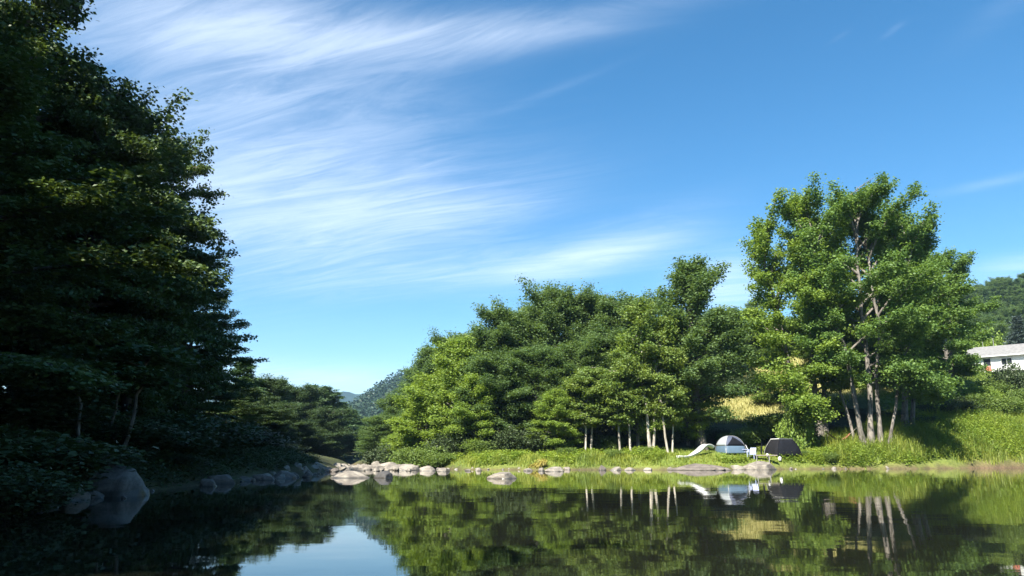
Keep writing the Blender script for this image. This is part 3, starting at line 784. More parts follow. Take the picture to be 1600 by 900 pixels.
for proto, px, py, d, wd, lab in [
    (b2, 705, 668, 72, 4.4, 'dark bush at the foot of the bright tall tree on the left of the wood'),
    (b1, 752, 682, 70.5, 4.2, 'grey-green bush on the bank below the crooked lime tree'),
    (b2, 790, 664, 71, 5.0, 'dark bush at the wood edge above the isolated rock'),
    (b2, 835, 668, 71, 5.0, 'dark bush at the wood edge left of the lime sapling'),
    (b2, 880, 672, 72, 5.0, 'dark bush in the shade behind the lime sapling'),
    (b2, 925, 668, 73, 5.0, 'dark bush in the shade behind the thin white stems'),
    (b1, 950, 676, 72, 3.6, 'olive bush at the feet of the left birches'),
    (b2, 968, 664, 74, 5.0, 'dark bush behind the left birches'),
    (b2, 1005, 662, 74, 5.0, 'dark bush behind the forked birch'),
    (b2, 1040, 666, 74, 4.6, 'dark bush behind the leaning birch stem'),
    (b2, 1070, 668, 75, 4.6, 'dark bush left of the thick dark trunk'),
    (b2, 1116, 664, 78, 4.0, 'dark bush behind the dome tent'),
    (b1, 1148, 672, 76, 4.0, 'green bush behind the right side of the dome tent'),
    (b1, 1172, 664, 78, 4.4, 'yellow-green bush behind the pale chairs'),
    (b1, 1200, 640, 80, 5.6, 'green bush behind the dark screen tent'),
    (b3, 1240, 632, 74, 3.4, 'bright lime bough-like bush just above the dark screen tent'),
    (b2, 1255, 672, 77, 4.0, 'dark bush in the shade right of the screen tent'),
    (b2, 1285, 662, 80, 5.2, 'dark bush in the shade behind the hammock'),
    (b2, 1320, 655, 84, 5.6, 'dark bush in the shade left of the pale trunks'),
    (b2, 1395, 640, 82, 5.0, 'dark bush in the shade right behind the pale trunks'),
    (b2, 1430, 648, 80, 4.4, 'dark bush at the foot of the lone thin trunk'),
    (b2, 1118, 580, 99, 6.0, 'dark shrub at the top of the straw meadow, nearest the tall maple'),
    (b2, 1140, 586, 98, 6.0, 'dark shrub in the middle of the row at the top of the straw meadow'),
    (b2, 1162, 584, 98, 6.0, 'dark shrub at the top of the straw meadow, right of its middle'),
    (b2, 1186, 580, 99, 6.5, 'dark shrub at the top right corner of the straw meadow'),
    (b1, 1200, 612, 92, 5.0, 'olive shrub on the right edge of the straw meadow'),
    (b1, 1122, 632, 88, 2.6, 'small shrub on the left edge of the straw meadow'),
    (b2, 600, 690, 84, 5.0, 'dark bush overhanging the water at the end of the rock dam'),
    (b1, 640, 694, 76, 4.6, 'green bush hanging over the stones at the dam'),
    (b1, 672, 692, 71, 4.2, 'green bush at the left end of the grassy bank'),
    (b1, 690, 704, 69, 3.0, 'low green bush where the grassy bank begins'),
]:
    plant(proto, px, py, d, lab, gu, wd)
cl = np.random.default_rng(64)
for i in range(26):
    x = cl.uniform(-6, 30); y = float(np.interp(x, SHORE[18:26, 0], SHORE[18:26, 1])) + cl.uniform(0.6, 4.5)
    if 13 < x < 27 and y > 66: continue
    k = cl.uniform(0.28, 0.5)
    copy_tree(b1 if cl.random() < 0.6 else b3, 'low leafy clump standing in the grass of the right bank', 'leafy clumps in the bank grass', (x, y, G(x, y) - 0.05), cl.random() * 6.28, (k * 1.1, k * 1.1, k))
gv = 'dark undergrowth bushes on the left bank'
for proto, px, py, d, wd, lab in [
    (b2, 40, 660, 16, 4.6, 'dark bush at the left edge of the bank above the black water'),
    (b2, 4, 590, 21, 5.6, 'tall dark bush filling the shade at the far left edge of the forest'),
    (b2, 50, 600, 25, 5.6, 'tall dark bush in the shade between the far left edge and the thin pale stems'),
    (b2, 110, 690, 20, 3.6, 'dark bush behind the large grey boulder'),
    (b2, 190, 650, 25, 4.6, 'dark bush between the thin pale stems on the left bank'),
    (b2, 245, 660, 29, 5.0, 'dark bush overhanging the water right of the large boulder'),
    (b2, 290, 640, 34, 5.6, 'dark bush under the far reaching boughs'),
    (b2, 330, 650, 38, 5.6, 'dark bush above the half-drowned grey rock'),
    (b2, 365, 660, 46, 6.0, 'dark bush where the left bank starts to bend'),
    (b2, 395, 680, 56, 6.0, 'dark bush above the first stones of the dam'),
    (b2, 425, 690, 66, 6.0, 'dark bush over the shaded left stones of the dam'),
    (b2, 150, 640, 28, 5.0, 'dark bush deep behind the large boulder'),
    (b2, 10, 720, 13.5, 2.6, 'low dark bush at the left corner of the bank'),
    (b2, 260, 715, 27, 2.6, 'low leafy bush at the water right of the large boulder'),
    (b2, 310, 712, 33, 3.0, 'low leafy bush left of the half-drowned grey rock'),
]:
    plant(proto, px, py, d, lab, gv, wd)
stemp = broadleaf('birch_tree', 131, 6, 1.4, [((0, 0), (0.3, 0, 1.0), 0.035)], 0.74, ROUND, 9, 2600, 0.18, M['leaf_left'], M['bark_grey'], '', sig=0.3)
plant(stemp, 150, 560, 21, 'slim pale stem standing right behind the large grey boulder', 'thin pale stems on the left bank', 2.6, 3.0)
plant(stemp, 205, 540, 23.5, 'slim pale stem leaning right beyond the large grey boulder', 'thin pale stems on the left bank', 3.4, 0.0)
plant(stemp, 183, 560, 24.5, 'pale stem left of the leaning one, farther from the water', 'thin pale stems on the left bank', 2.6, 1.2)

# ridge trees (right hill) : individual copies; the far hill: one mass
rr_ = np.random.default_rng(12)
k = 0
for i in range(900):
    a = R(rr_.uniform(30.5, 37.5) if rr_.random() < 0.62 else rr_.uniform(9.5, 18.5)); r = rr_.uniform(230, 482)
    if R(18.5) < a < R(30.5): continue
    x, y = r * math.sin(a), r * math.cos(a)
    pr = (wa, wb, pa, pa)[rr_.integers(0, 4)]
    s = rr_.uniform(0.6, 0.9)
    copy_tree(pr, 'dark tree of the forest covering the ridge behind the white house', 'trees on the ridge behind the house', (x, y, G(x, y) - 0.3), rr_.random() * 6.28, (s * 1.15, s * 1.15, s))
    k += 1
    if k >= 298: break
rng = np.random.default_rng(77)
n = 1500
a = np.radians(rng.uniform(-16.5, -3.5, n)); r = rng.uniform(560, 985, n)
hx, hy = r * np.sin(a), r * np.cos(a); hz = ground(hx, hy)
hh = rng.uniform(9, 16, n); con = rng.random(n) < 0.4
q = 24
wch = np.repeat(np.arange(n), q); s = rng.random(n * q); th = rng.random(n * q) * 6.28
prof_ = np.where(con[wch], (1 - s) * 0.26, 0.34 * np.sqrt(np.maximum(0, 1 - (2 * s - 0.9) ** 2 * 0.9)))
rad = prof_ * hh[wch] * rng.uniform(0.6, 1.05, n * q)
pos = np.stack([hx[wch] + rad * np.cos(th), hy[wch] + rad * np.sin(th), hz[wch] + hh[wch] * (0.1 + 0.9 * s)], 1)
dv = np.stack([np.cos(th), np.sin(th), rng.normal(-0.2, 0.3, n * q)], 1)
L = rng.uniform(1.9, 3.4, n * q)
v, f = leaf_quads(pos, dv, rng.normal(0, 0.5, (n * q, 3)) + [0, 0, 1], L, L * 0.8)
tint = np.clip(rng.random(n)[wch] * 0.7 + 0.3 * rng.random(n * q), 0, 1)
tag(link('hill_forest', np_mesh('hill_forest', v, f, M['far_leaf'], False, {'tint': ('FACE', tint)})), 'far-off wood covering the hill beyond the river gap', None, None, 'stuff')

# distant mountain
mx = np.linspace(-1700, 200, 90); my = np.linspace(1850, 2800, 30)
MX, MY = np.meshgrid(mx, my)
crest = np.interp(MX, [-1700, -1100, -760, -610, -540, -440, -320, 200], [214, 212, 202, 206, 210, 202, 170, 90]) + 5 * np.sin(MX * 0.03) + 3 * np.sin(MX * 0.08 + 1)
MZ = crest * sstep(1850, 2400, MY) * (1 - 0.5 * sstep(2400, 2800, MY)) + 5 * np.sin(MX * 0.04 + MY * 0.03) - 4
MZ = np.clip(MZ, 0.5, 224)
id2 = np.arange(90 * 30).reshape(30, 90)
mf = np.stack([id2[:-1, :-1], id2[:-1, 1:], id2[1:, 1:], id2[1:, :-1]], -1).reshape(-1, 4)
M['mountain'] = plain_mat('mountain_forest', (0.022, 0.042, 0.03), 0.95, 0.35, 0.01, 0.1)
tag(link('mountain', np_mesh('mountain', np.stack([MX.ravel(), MY.ravel(), MZ.ravel()], 1), mf, M['mountain'], True)), 'distant blue mountain ridge seen through the river gap', None, None, 'structure')

# ---------------------------------------------------------------- grass and weeds
def scatter(rng, n, x0, x1, y0, y1, keep):
    x = rng.uniform(x0, x1, n); y = rng.uniform(y0, y1, n)
    dd = shore_dist(x, y); k = keep(x, y, dd, rng)
    return x[k], y[k], ground(x[k], y[k])
def blades(name, rng, x, y, z, h, wd, mat, label, lean=0.35):
    n = len(x)
    a = rng.random(n) * 6.28; h = h * rng.uniform(0.5, 1.25, n)
    tint = np.clip(0.42 + 0.32 * wob(x, y, 0.8, 7) + 0.22 * wob(x, y, 2.6, 3) + rng.normal(0, 0.24, n), 0, 1)
    d = np.stack([np.cos(a), np.sin(a), np.zeros(n)], 1); s = np.stack([-np.sin(a), np.cos(a), np.zeros(n)], 1)
    b = np.stack([x, y, z - 0.03], 1); ln = rng.uniform(0.1, 1.0, n) * lean
    mid = b + d * (h * ln * 0.35)[:, None] + np.array([0, 0, 1]) * (h * 0.62)[:, None]
    tip = b + d * (h * ln * 1.2)[:, None] + np.array([0, 0, 1]) * (h * 0.98)[:, None]
    w_ = (wd * rng.uniform(0.7, 1.3, n))[:, None]
    v = np.stack([b - s * w_ * 0.5, b + s * w_ * 0.5, mid + s * w_ * 0.4, mid - s * w_ * 0.4, tip - s * w_ * .04, tip + s * w_ * .04], 1).reshape(-1, 3)
    i = np.arange(n)[:, None] * 6
    f = np.concatenate([i + [0, 1, 2, 3], i + [3, 2, 5, 4]], 1).reshape(-1, 4)
    return tag(link(name, np_mesh(name, v, f, mat, False, {'tint': ('FACE', np.repeat(tint, 2))})), label, None, None, 'stuff')
rng = np.random.default_rng(201)
def keep_bank(x, y, dd, r): return (dd > 0.32 + 0.25 * wob(x, y, 1.3, 2)) & (dd < 7.5) & ~is_left(x, y) & (x > -8) & ~((x > 14.4) & (x < 27) & (dd > 2.3) & (dd < 6.2) & (r.random(len(x)) < 0.8))
x, y, z = scatter(rng, 190000, -9, 66, 62, 92, keep_bank)
hh = np.where((x > 13.6) & (x < 27), 0.24, np.where(x > 30, 0.95, 0.46)) * (1 + 0.35 * wob(x, y, 0.7, 5) + 0.45 * wob(x, y, 2.1, 6))
blades('bank_grass', rng, x, y, z, hh, 0.055, M['grass'], 'tall bright grass growing along the right river bank', 0.7)
def leafy(name, rng, x, y, z, h, k, leaf, mat, label):
    n = len(x); wch = np.repeat(np.arange(n), k); s = np.tile((np.arange(k) + 0.5) / k, n)
    lean = rng.normal(0, 0.3, (n, 2)); hh = h * rng.uniform(0.55, 1.2, n)
    pos = np.stack([x[wch] + lean[wch, 0] * s * s * hh[wch], y[wch] + lean[wch, 1] * s * s * hh[wch], z[wch] + s * hh[wch]], 1)
    a = rng.random(n)[wch] * 6.28 + np.tile(np.arange(k) * 2.4, n)
    dv = np.stack([np.cos(a), np.sin(a), rng.normal(0.25, 0.35, n * k)], 1)
    L = leaf * rng.uniform(0.6, 1.3, n * k) * (1.15 - 0.5 * s)
    v, f = leaf_quads(pos, dv, rng.normal(0, 0.35, (n * k, 3)) + [0, 0, 1], L, L * 0.48, 0.25)
    pt = np.clip(0.5 + 0.25 * wob(x, y, 0.7, 3) + rng.normal(0, 0.22, n), 0, 1)
    return tag(link(name, np_mesh(name, v, f, mat, False, {'tint': ('FACE', np.clip(pt[wch] + rng.normal(0, .1, n * k), 0, 1))})), label, None, None, 'stuff')
def keep_weed(x, y, dd, r): return (dd > np.interp(x, [27, 43, 49, 60], [0.25, 0.3, 0.75, 0.8]) + 0.3 * wob(x, y, 0.9, 2)) & (dd < np.interp(x, [27, 33, 42, 60], [4.5, 6, 9, 12])) & (x > 27 + 0.6 * wob(x, y, 1.1, 1))
x, y, z = scatter(rng, 34000, 26, 66, 66, 94, keep_weed)
leafy('bank_weeds', rng, x, y, z, (0.85 + 0.4 * sstep(38, 48, x)) * (1 + 0.5 * wob(x, y, 0.55, 8)), 9, 0.25, M['weeds'], 'lush bright green weeds covering the bank below the maples')
def keep_low(x, y, dd, r): return (dd > 0.6) & (dd < 6) & ~is_left(x, y) & (x > -8) & (wob(x, y, 0.8, 9) > 0.0) & ~((x > 13.4) & (x < 27.5) & (dd > 1.2))
x, y, z = scatter(rng, 22000, -9, 30, 62, 78, keep_low)
leafy('bank_herbs', rng, x, y, z, np.full(len(x), 0.6), 6, 0.26, M['weeds'], 'clumps of leafy green herbs among the bank grass')
def keep_mead(x, y, dd, r): return (dd > 16) & (dd < 46) & ~is_left(x, y) & (x > 15) & (x < 52)
x, y, z = scatter(rng, 30000, 15, 52, 78, 116, keep_mead)
blades('meadow_grass', rng, x, y, z, np.full(len(x), 0.5), 0.09, M['straw'], 'dry straw coloured grass of the sloping meadow', 0.5)
def keep_left(x, y, dd, r): return (dd > np.where(y > 32, 0.3 + 0.7 * (y - 33) / 27, 0.05)) & (dd < 5) & is_left(x, y)
x, y, z = scatter(rng, 26000, -20, -6, 4, 60, keep_left)
leafy('shade_herbs', rng, x, y, z, np.full(len(x), 0.55), 5, 0.20, M['leaf_darkbush'], 'dark herbs and ferns under the trees of the left bank')
def keep_slope(x, y, dd, r): return (dd > 9) & (dd < 40) & (x > 42)
x, y, z = scatter(rng, 14000, 42, 92, 80, 125, keep_slope)
leafy('slope_herbs', rng, x, y, z, np.full(len(x), 0.8), 5, 0.36, M['leaf_bush'], 'rough green growth on the slope below the house')

# ---------------------------------------------------------------- rocks
def rock_mesh(seed, mat, skew=0.0, nplane=11):
    r = np.random.default_rng(seed)
    bm = bmesh.new(); bmesh.ops.create_icosphere(bm, subdivisions=4, radius=1.0)
    off = Vector(r.uniform(-50, 50, 3))
    planes = []
    for i in range(nplane):
        nrm = r.normal(0, 1, 3); nrm[2] = abs(nrm[2]) * 0.8; nrm /= np.linalg.norm(nrm); planes.append((Vector(nrm), r.uniform(0.58, 0.88)))
    for v in bm.verts:
        p = v.co.copy()
        f = 1 + 0.20 * mnoise.noise(p * 1.3 + off) + 0.12 * mnoise.noise(p * 3.1 + off)
        p *= f
        for nrm, d in planes:
            e = p.dot(nrm) - d
            if e > 0: p -= nrm * e * 0.97
        p += p.normalized() * (0.045 * mnoise.noise(p * 5 + off) + 0.022 * mnoise.noise(p * 13 + off))
        p.x -= skew * p.z
        v.co = p
    me = bpy.data.meshes.new('rock'); bm.to_mesh(me); bm.free()
    me.polygons.foreach_set('use_smooth', [True] * len(me.polygons))
    me.materials.append(mat)
    return me
RM = [rock_mesh(300 + i, M['rock']) for i in range(8)]
RG = [rock_mesh(340 + i, M['rock_grey']) for i in range(4)]
RB = [rock_mesh(403, M['boulder'], 0.22, 5)]
RD = [rock_mesh(370 + i, M['rock_dark']) for i in range(2)]
rrk = np.random.default_rng(31)
def rock(name, meshes, x, y, z, w_, h_, dep, label, group=None, cat='rock', rz=None):
    o = link(name, meshes[rrk.integers(0, len(meshes))])
    o.location = (x, y, z); o.scale = (w_ / 1.75, dep / 1.75, h_ / 0.95)
    o.rotation_euler = (rrk.normal(0, .08), rrk.normal(0, .08), rrk.uniform(-0.5, 0.5) + (math.pi if rrk.random() < .5 else 0) if rz is None else rz)
    return tag(o, label, cat, group)
def shore_rock(meshes, px, py, wpx, hpx, label, group=None, name='rock', sink=0.12, d=None):
    dd_ = water_d(py) if d is None else d
    sc_ = dd_ / 1185.0; w_, h_ = wpx * sc_, hpx * sc_
    x, y, _ = at(px, py, dd_ + w_ * 0.3); y -= w_ * 0.3
    return rock(name, meshes, x, y + w_ * 0.3, -sink * h_, w_ * 1.05, h_ * 1.05, w_ * 0.8, label, group)
o = shore_rock(RB, 174, 776, 96, 58, 'large grey boulder with a sloping back at the waters edge on the left', None, 'boulder'); o.rotation_euler = (0, 0.05, 0)
shore_rock(RG, 347, 756, 54, 19, 'half-drowned grey rock with a rounded back by the left bank')
shore_rock(RG, 318, 755, 26, 9, 'small grey rock touching the left side of the half-drowned rock')
shore_rock(RG, 285, 757, 24, 7, 'low grey rock at the water between the boulder and the half-drowned rock')
shore_rock(RG, 60, 796, 44, 9, 'flat dark stone in the black water left of the large boulder')
shore_rock(RM, 788, 748, 48, 12, 'low pale rock standing alone in the still water')
shore_rock(RD, 601, 747, 30, 11, 'dark pointed rock in the water in front of the dam')
shore_rock(RM, 548, 747, 66, 12, 'broad pale slab sloping into the water in front of the dam')
shore_rock(RG, 440, 748, 44, 14, 'grey rounded rock at the shaded left end of the dam')
shore_rock(RG, 408, 750, 34, 12, 'grey rock between the left bank and the shaded dam end')
shore_rock(RG, 380, 752, 22, 8, 'small shaded rock right of the half-drowned rock')
gr = 'stones along the right shore'
for px, py, wp, hp, lab in [
    (868, 737, 32, 9, 'flat pale stone right of the yellowed grass tuft'),
    (826, 736, 15, 5, 'small pale stone left of the yellowed grass tuft'),
    (846, 736, 12, 6, 'small pinkish stone under the yellowed grass tuft'),
    (692, 737, 22, 7, 'rounded pale stone where the grassy bank begins'),
    (668, 736, 30, 9, 'pale boulder at the right end of the dam'),
    (748, 736, 12, 6, 'small dark-footed stone midway along the left grassy bank'),
    (731, 736, 9, 4, 'tiny stone left of the midway stone'),
    (940, 735, 14, 9, 'upright grey stone below the left birches'),
    (962, 735, 22, 6, 'flat stone under the left birches'),
    (985, 735, 16, 6, 'rounded stone below the forked birch'),
    (1012, 735, 18, 5, 'low stone below the leaning birch'),
    (1075, 735, 88, 11, 'long low grey ledge of rock below the white slide'),
    (1125, 735, 34, 8, 'pale stone at the right end of the long grey ledge'),
    (1152, 734, 26, 9, 'pale stone left of the big pale boulder'),
    (1190, 734, 58, 15, 'big pale boulder below the bench'),
    (1228, 733, 34, 10, 'flat pale block right of the big pale boulder'),
    (1332, 730, 42, 10, 'flat pale block at the foot of the weedy bank'),
    (1366, 730, 15, 5, 'small white stone beside the flat pale block'),
    (1395, 730, 34, 10, 'brown rock below the lush weeds'),
    (1425, 730, 18, 5, 'small dark brown stone right of the brown rock'),
]:
    shore_rock(RM if 'grey' not in lab and 'brown' not in lab else RG, px, py, wp, hp, lab, gr)
# the rock dam
gd = 'stones of the rock dam across the river'
dam = [(640, 735, 46, 10, 'pale arched rock with a dark hollow at the right end of the dam'), (612, 733, 36, 11, 'highest pale block on the crest of the dam'),
       (590, 733, 32, 10, 'pale angular block left of the highest block'), (572, 734, 28, 10, 'pale stone in the middle of the dam crest'),
       (556, 736, 26, 8, 'white stone in front of the dam crest'), (532, 733, 26, 8, 'pale stone above the sloping slab'), (516, 734, 22, 8, 'pale stone on the left of the dam crest'),
       (497, 736, 24, 8, 'grey-white stone in the left part of the dam'), (486, 739, 14, 6, 'small bright stone at the shaded left of the dam'), (470, 741, 24, 8, 'grey stone next to the small bright stone')]
for px, py, wp, hp, lab in dam:
    shore_rock(RM if px > 465 else RG, px, py, wp, hp, lab, gd, sink=0.05)
for i in range(130):
    px = rrk.uniform(425, 660); d = rrk.uniform(56, 84) if px < 640 else rrk.uniform(64, 80)
    zr = rrk.uniform(0.0, 0.25) + 0.15 * (d - 58) / 26
    x = at(px, 735, d)[0]
    w_ = rrk.uniform(0.35, 1.1)
    rock('rock', RM if px > 465 else RG + RM[:2], x, d, zr - 0.1, w_, w_ * rrk.uniform(0.3, 0.5), w_ * rrk.uniform(0.6, 1.0),
         'rounded pale stone heaped among others in the rock dam', 'stones heaped in the rock dam', 'rock', rrk.random() * 6.28)
for i in range(60):
    t_ = rrk.random(); x = -7 + 42 * rrk.random() ** 1.3; y = np.interp(x, SHORE[18:28, 0], SHORE[18:28, 1]) + rrk.uniform(-0.5, 0.5)
    w_ = 0.14 + 0.45 * rrk.random() ** 2
    rock('stone', RM + RG[:2], x, y, 0.0, w_, w_ * 0.5, w_ * 0.8, 'small stone at the waterline of the right bank', 'small stones at the right waterline', 'stone', rrk.random() * 6.28)
for i in range(46):
    y = rrk.uniform(17, 60); x = np.interp(y, SHORE[1:9, 1], SHORE[1:9, 0]) + rrk.normal(-0.1, 0.5)
    w_ = 0.15 + 0.95 * rrk.random() ** 2.2
    rock('stone', RG, x, y, 0.0, w_, w_ * 0.45, w_ * 0.8, 'small shaded stone at the waterline of the left bank', 'small stones at the left waterline', 'stone', rrk.random() * 6.28)
for i in range(36):
    y = rrk.uniform(33, 60); off = rrk.uniform(-0.7, 0.2 + 0.8 * (y - 33) / 27); x = np.interp(y, SHORE[1:9, 1], SHORE[1:9, 0]) - off
    w_ = 0.3 + (0.45 + 0.5 * (y - 33) / 27) * rrk.random() ** 1.6
    rock('rock', RM + RG[:2], x, y, max(0.0, G(x, y)) - 0.03, w_, w_ * rrk.uniform(0.26, 0.42), w_ * rrk.uniform(0.6, 1.0), 'shaded stone strewn along the left shore leading to the rock dam', 'stones strewn on the left shore before the dam', 'rock', rrk.random() * 6.28)
# yellowed grass tuft
x, y, z = at(842, 733, 64.8)
n = 500; r_ = np.random.default_rng(8)
s = r_.random(n); bx = -0.75 + 1.4 * s; bz = 0.1 + 0.65 * s
pos = np.stack([bx + r_.normal(0, .1, n), r_.normal(0, .2, n), bz + r_.normal(0, .08, n)], 1)
dv = np.stack([r_.normal(-0.5, .4, n), r_.normal(-0.5, .4, n), r_.normal(-0.35, .4, n)], 1)
L = r_.uniform(0.25, 0.6, n)
v, f = leaf_quads(pos, dv, r_.normal(0, .4, (n, 3)) + [0, 0, 1], L, np.full(n, 0.06), 0.4)
o = link('grass_tuft', np_mesh('grass_tuft', v, f, M['yellow_grass'], False, {'tint': ('FACE', r_.random(n))})); o.location = (x, y, 0.05)
tag(o, 'tuft of yellowed bent grass leaning over pale stones at the waterline', 'grass tuft')

# ---------------------------------------------------------------- camp
M['fly'] = plain_mat('tent_fly', (0.32, 0.35, 0.37), 0.7, 0.06, 3, trans=0.2)
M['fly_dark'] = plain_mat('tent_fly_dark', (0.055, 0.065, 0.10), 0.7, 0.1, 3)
M['tent_wall'] = plain_mat('tent_wall', (0.085, 0.135, 0.19), 0.7, 0.08, 3, trans=0.1)
M['mesh_black'] = plain_mat('tent_mesh', (0.008, 0.009, 0.012), 0.95, 0.2, 6, spec=0.1)
M['mesh_grey'] = plain_mat('screen_mesh', (0.013, 0.013, 0.015), 0.95, 0.2, 6, spec=0.1)  # dark mesh; the tree's shade on the tent is put into this colour
M['trim'] = plain_mat('tent_trim', (0.20, 0.20, 0.195), 0.6, 0.1, 5)
M['white'] = plain_mat('white_plastic', (0.62, 0.62, 0.60), 0.4, 0.04, 5)
M['chair'] = plain_mat('chair_plastic', (0.34, 0.38, 0.56), 0.45, 0.05, 5)
M['plank'] = plain_mat('weathered_plank', (0.33, 0.29, 0.24), 0.85, 0.25, 9)
M['hammock'] = plain_mat('hammock_cloth', (0.24, 0.085, 0.055), 0.8, 0.2, 8)
M['metal'] = plain_mat('pole_metal', (0.30, 0.30, 0.31), 0.4, 0.1, 5, metal=0.6)

def stand(px, d, py=700):
    x, y, _ = at(px, py, d); return x, y, G(x, y)
# dome tent
def dome_tent():
    x, y, z = stand(1141, 68.6)
    root = empty('dome_tent', (x, y, z), 'dome tent with a pale grey fly and a dark triangular door on the grassy bank', 'tent', rz=R(13))
    B, Ht = 0.98, 1.56
    cor = [(-B, -B), (B, -B), (B, B), (-B, B)]
    def P(k, s, tt, push=0.0):
        a, b = cor[k], cor[(k + 1) % 4]
        ang = tt * math.pi / 2; r = math.cos(ang) ** 0.85; zz = Ht * math.sin(ang) ** 0.95
        cx = a[0] + (b[0] - a[0]) * s; cy_ = a[1] + (b[1] - a[1]) * s
        bow = 1 + 0.10 * math.sin(math.pi * s) * (1 - tt)
        p = Vector((cx * r * bow, cy_ * r * bow, zz))
        nd = Vector((a[0] + b[0], a[1] + b[1], 0.9)).normalized()
        return p + nd * push
    def panel(name, k, t0, t1, mat, push=0.0, s0=0.0, s1=1.0):
        mb = MB(); rows = [[P(k, s0 + (s1 - s0) * j / 8, t0 + (t1 - t0) * i / 8, push) for j in range(9)] for i in range(9)]
        mid = Vector((cor[k][0] + cor[(k + 1) % 4][0], cor[k][1] + cor[(k + 1) % 4][1], 0)).normalized()
        mb.slab(rows, -mid * 0.012); return mb.build(name, mat, root, True)
    for k in range(4): panel('wall_panel', k, 0.0, 0.27, M['tent_wall'])
    panel('fly_panel', 3, 0.27, 0.985, M['fly'], 0.02); panel('fly_panel', 2, 0.27, 0.985, M['fly'], 0.02)
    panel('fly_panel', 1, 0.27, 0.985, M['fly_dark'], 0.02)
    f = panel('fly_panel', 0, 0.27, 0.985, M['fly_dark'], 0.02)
    mb = MB(); rows = []
    for i in range(7):                        # dark triangular doorway across the front
        t_ = 0.28 + 0.5 * i / 6; hw = 0.46 * (1 - i / 6) + 0.02
        rows.append([P(0, 0.5 + 0.04 + hw * (j / 4 - 1) , t_, 0.045) for j in range(9)])
    mb.slab(rows, (0, 0.01, 0)); mb.build('door', M['mesh_black'], root, True)
    for k in range(4):
        mb = MB(); mb.tube([P(k, 0, t_ / 10, 0.0) * 1.02 for t_ in range(11)], 0.016, 5); mb.build('pole', M['trim'], root, True)
    mb = MB(); mb.tube([(cor[0][0] * 1.0, cor[0][1] * 1.02, 0.45), (cor[0][0] * 1.25, cor[0][1] * 1.5, 0.0)], 0.012, 4); mb.build('guy_line', M['white'], root)
    mb = MB(); mb.tube([(cor[1][0] * 1.0, cor[1][1] * 1.02, 0.75), (cor[1][0] * 1.12, cor[1][1] * 1.1, 0.4), (cor[1][0] * 1.15, cor[1][1] * 1.12, 0.0)], 0.03, 5); mb.build('door_flap', M['white'], root)
dome_tent()
# dark screen tent
def screen_tent():
    x, y, z = stand(1222, 70.2)
    root = empty('screen_tent', (x, y, z), 'low black screen tent with pale roof edge under the bright maple bough', 'tent', rz=R(12))
    B = (1.2, 1.15); T = (0.66, 0.7); Ht = 1.52
    bc = [(-B[0], -B[1]), (B[0], -B[1]), (B[0], B[1]), (-B[0], B[1])]; tcn = [(-T[0], -T[1]), (T[0], -T[1]), (T[0], T[1]), (-T[0], T[1])]
    def E(k, u):          # curved corner edge
        b, t_ = bc[k], tcn[k]; q = 1 - (1 - u) ** 1.0
        bulge = 0.16 * math.sin(math.pi * u)
        return Vector((b[0] + (t_[0] - b[0]) * q, b[1] + (t_[1] - b[1]) * q, Ht * u)) + Vector((b[0], b[1], 0)).normalized() * bulge
    for k in range(4):
        mb = MB(); rows = [[E(k, i / 6).lerp(E((k + 1) % 4, i / 6), j / 4) for j in range(5)] for i in range(7)]
        mid = Vector((bc[k][0] + bc[(k + 1) % 4][0], bc[k][1] + bc[(k + 1) % 4][1], 0)).normalized()
        mb.slab(rows, -mid * 0.012); mb.build('side_panel', M['mesh_grey'] if k == 3 else M['mesh_black'], root, True)
    mb = MB(); rows = [[E(0, 1).lerp(E(1, 1), j / 4).lerp(E(3, 1).lerp(E(2, 1), j / 4), i / 4) + Vector((0, 0, 0.02 + 0.14 * math.sin(math.pi * j / 4) * math.sin(math.pi * i / 4))) for j in range(5)] for i in range(5)]
    mb.slab(rows, (0, 0, -0.015)); mb.build('roof', M['mesh_black'], root, True)
    for k in range(4):
        mb = MB(); mb.tube([E(k, i / 6) * 1.015 for i in range(7)], 0.026, 5); mb.build('pole', M['trim'] if k == 3 else M['mesh_grey'], root, True)
    mb = MB(); mb.tube([E(3, 1) * 1.02, E(0, 1) * 1.02], 0.05, 5); mb.build('roof_edge', M['white'], root)
    mb = MB(); mb.tube([E(0, 1) * 1.02, E(1, 1) * 1.02], 0.03, 5); mb.build('roof_edge', M['metal'], root)
    return root
screen_tent()
# chairs
def chair(px, d, rz, label):
    x, y, z = stand(px, d)
    root = empty('garden_chair', (x, y, z), label, 'chair', 'pale garden chairs at the camp', R(rz))
    mb = MB()
    for i in range(5):
        mb.box(-0.25 + i * 0.103, -0.25 + i * 0.103 + 0.088, -0.02, 0.0, 0, 0.66)
    o = mb.build('backrest', M['chair'], root); o.location = (0, 0.24, 0.34); o.rotation_euler = (R(-22), 0, 0)
    mb = MB(); mb.slab([[(-0.27, -0.28, 0.40), (0.27, -0.28, 0.40)], [(-0.27, 0.0, 0.37), (0.27, 0.0, 0.37)], [(-0.26, 0.26, 0.33), (0.26, 0.26, 0.33)]], (0, 0, -0.04)); mb.build('seat', M['chair'], root)
    for sx in (-1, 1):
        mb = MB(); mb.box(sx * 0.33 - 0.055, sx * 0.33 + 0.055, -0.34, 0.36, 0.55, 0.585); mb.build('armrest', M['chair'], root)
        mb = MB(); mb.box(sx * 0.30 - 0.02, sx * 0.30 + 0.02, -0.32, -0.23, -0.03, 0.547); mb.build('leg', M['chair'], root)
        mb = MB(); mb.tube([(sx * 0.30, 0.22, 0.545), (sx * 0.30, 0.40, -0.03)], 0.03, 4); mb.build('leg', M['chair'], root)
    return root
chair(1164, 68.0, 62, 'pale garden chair beside the dome tent, turned side-on')
chair(1174, 67.4, -38, 'pale blue-white slatted garden chair nearer the bench, facing the river')
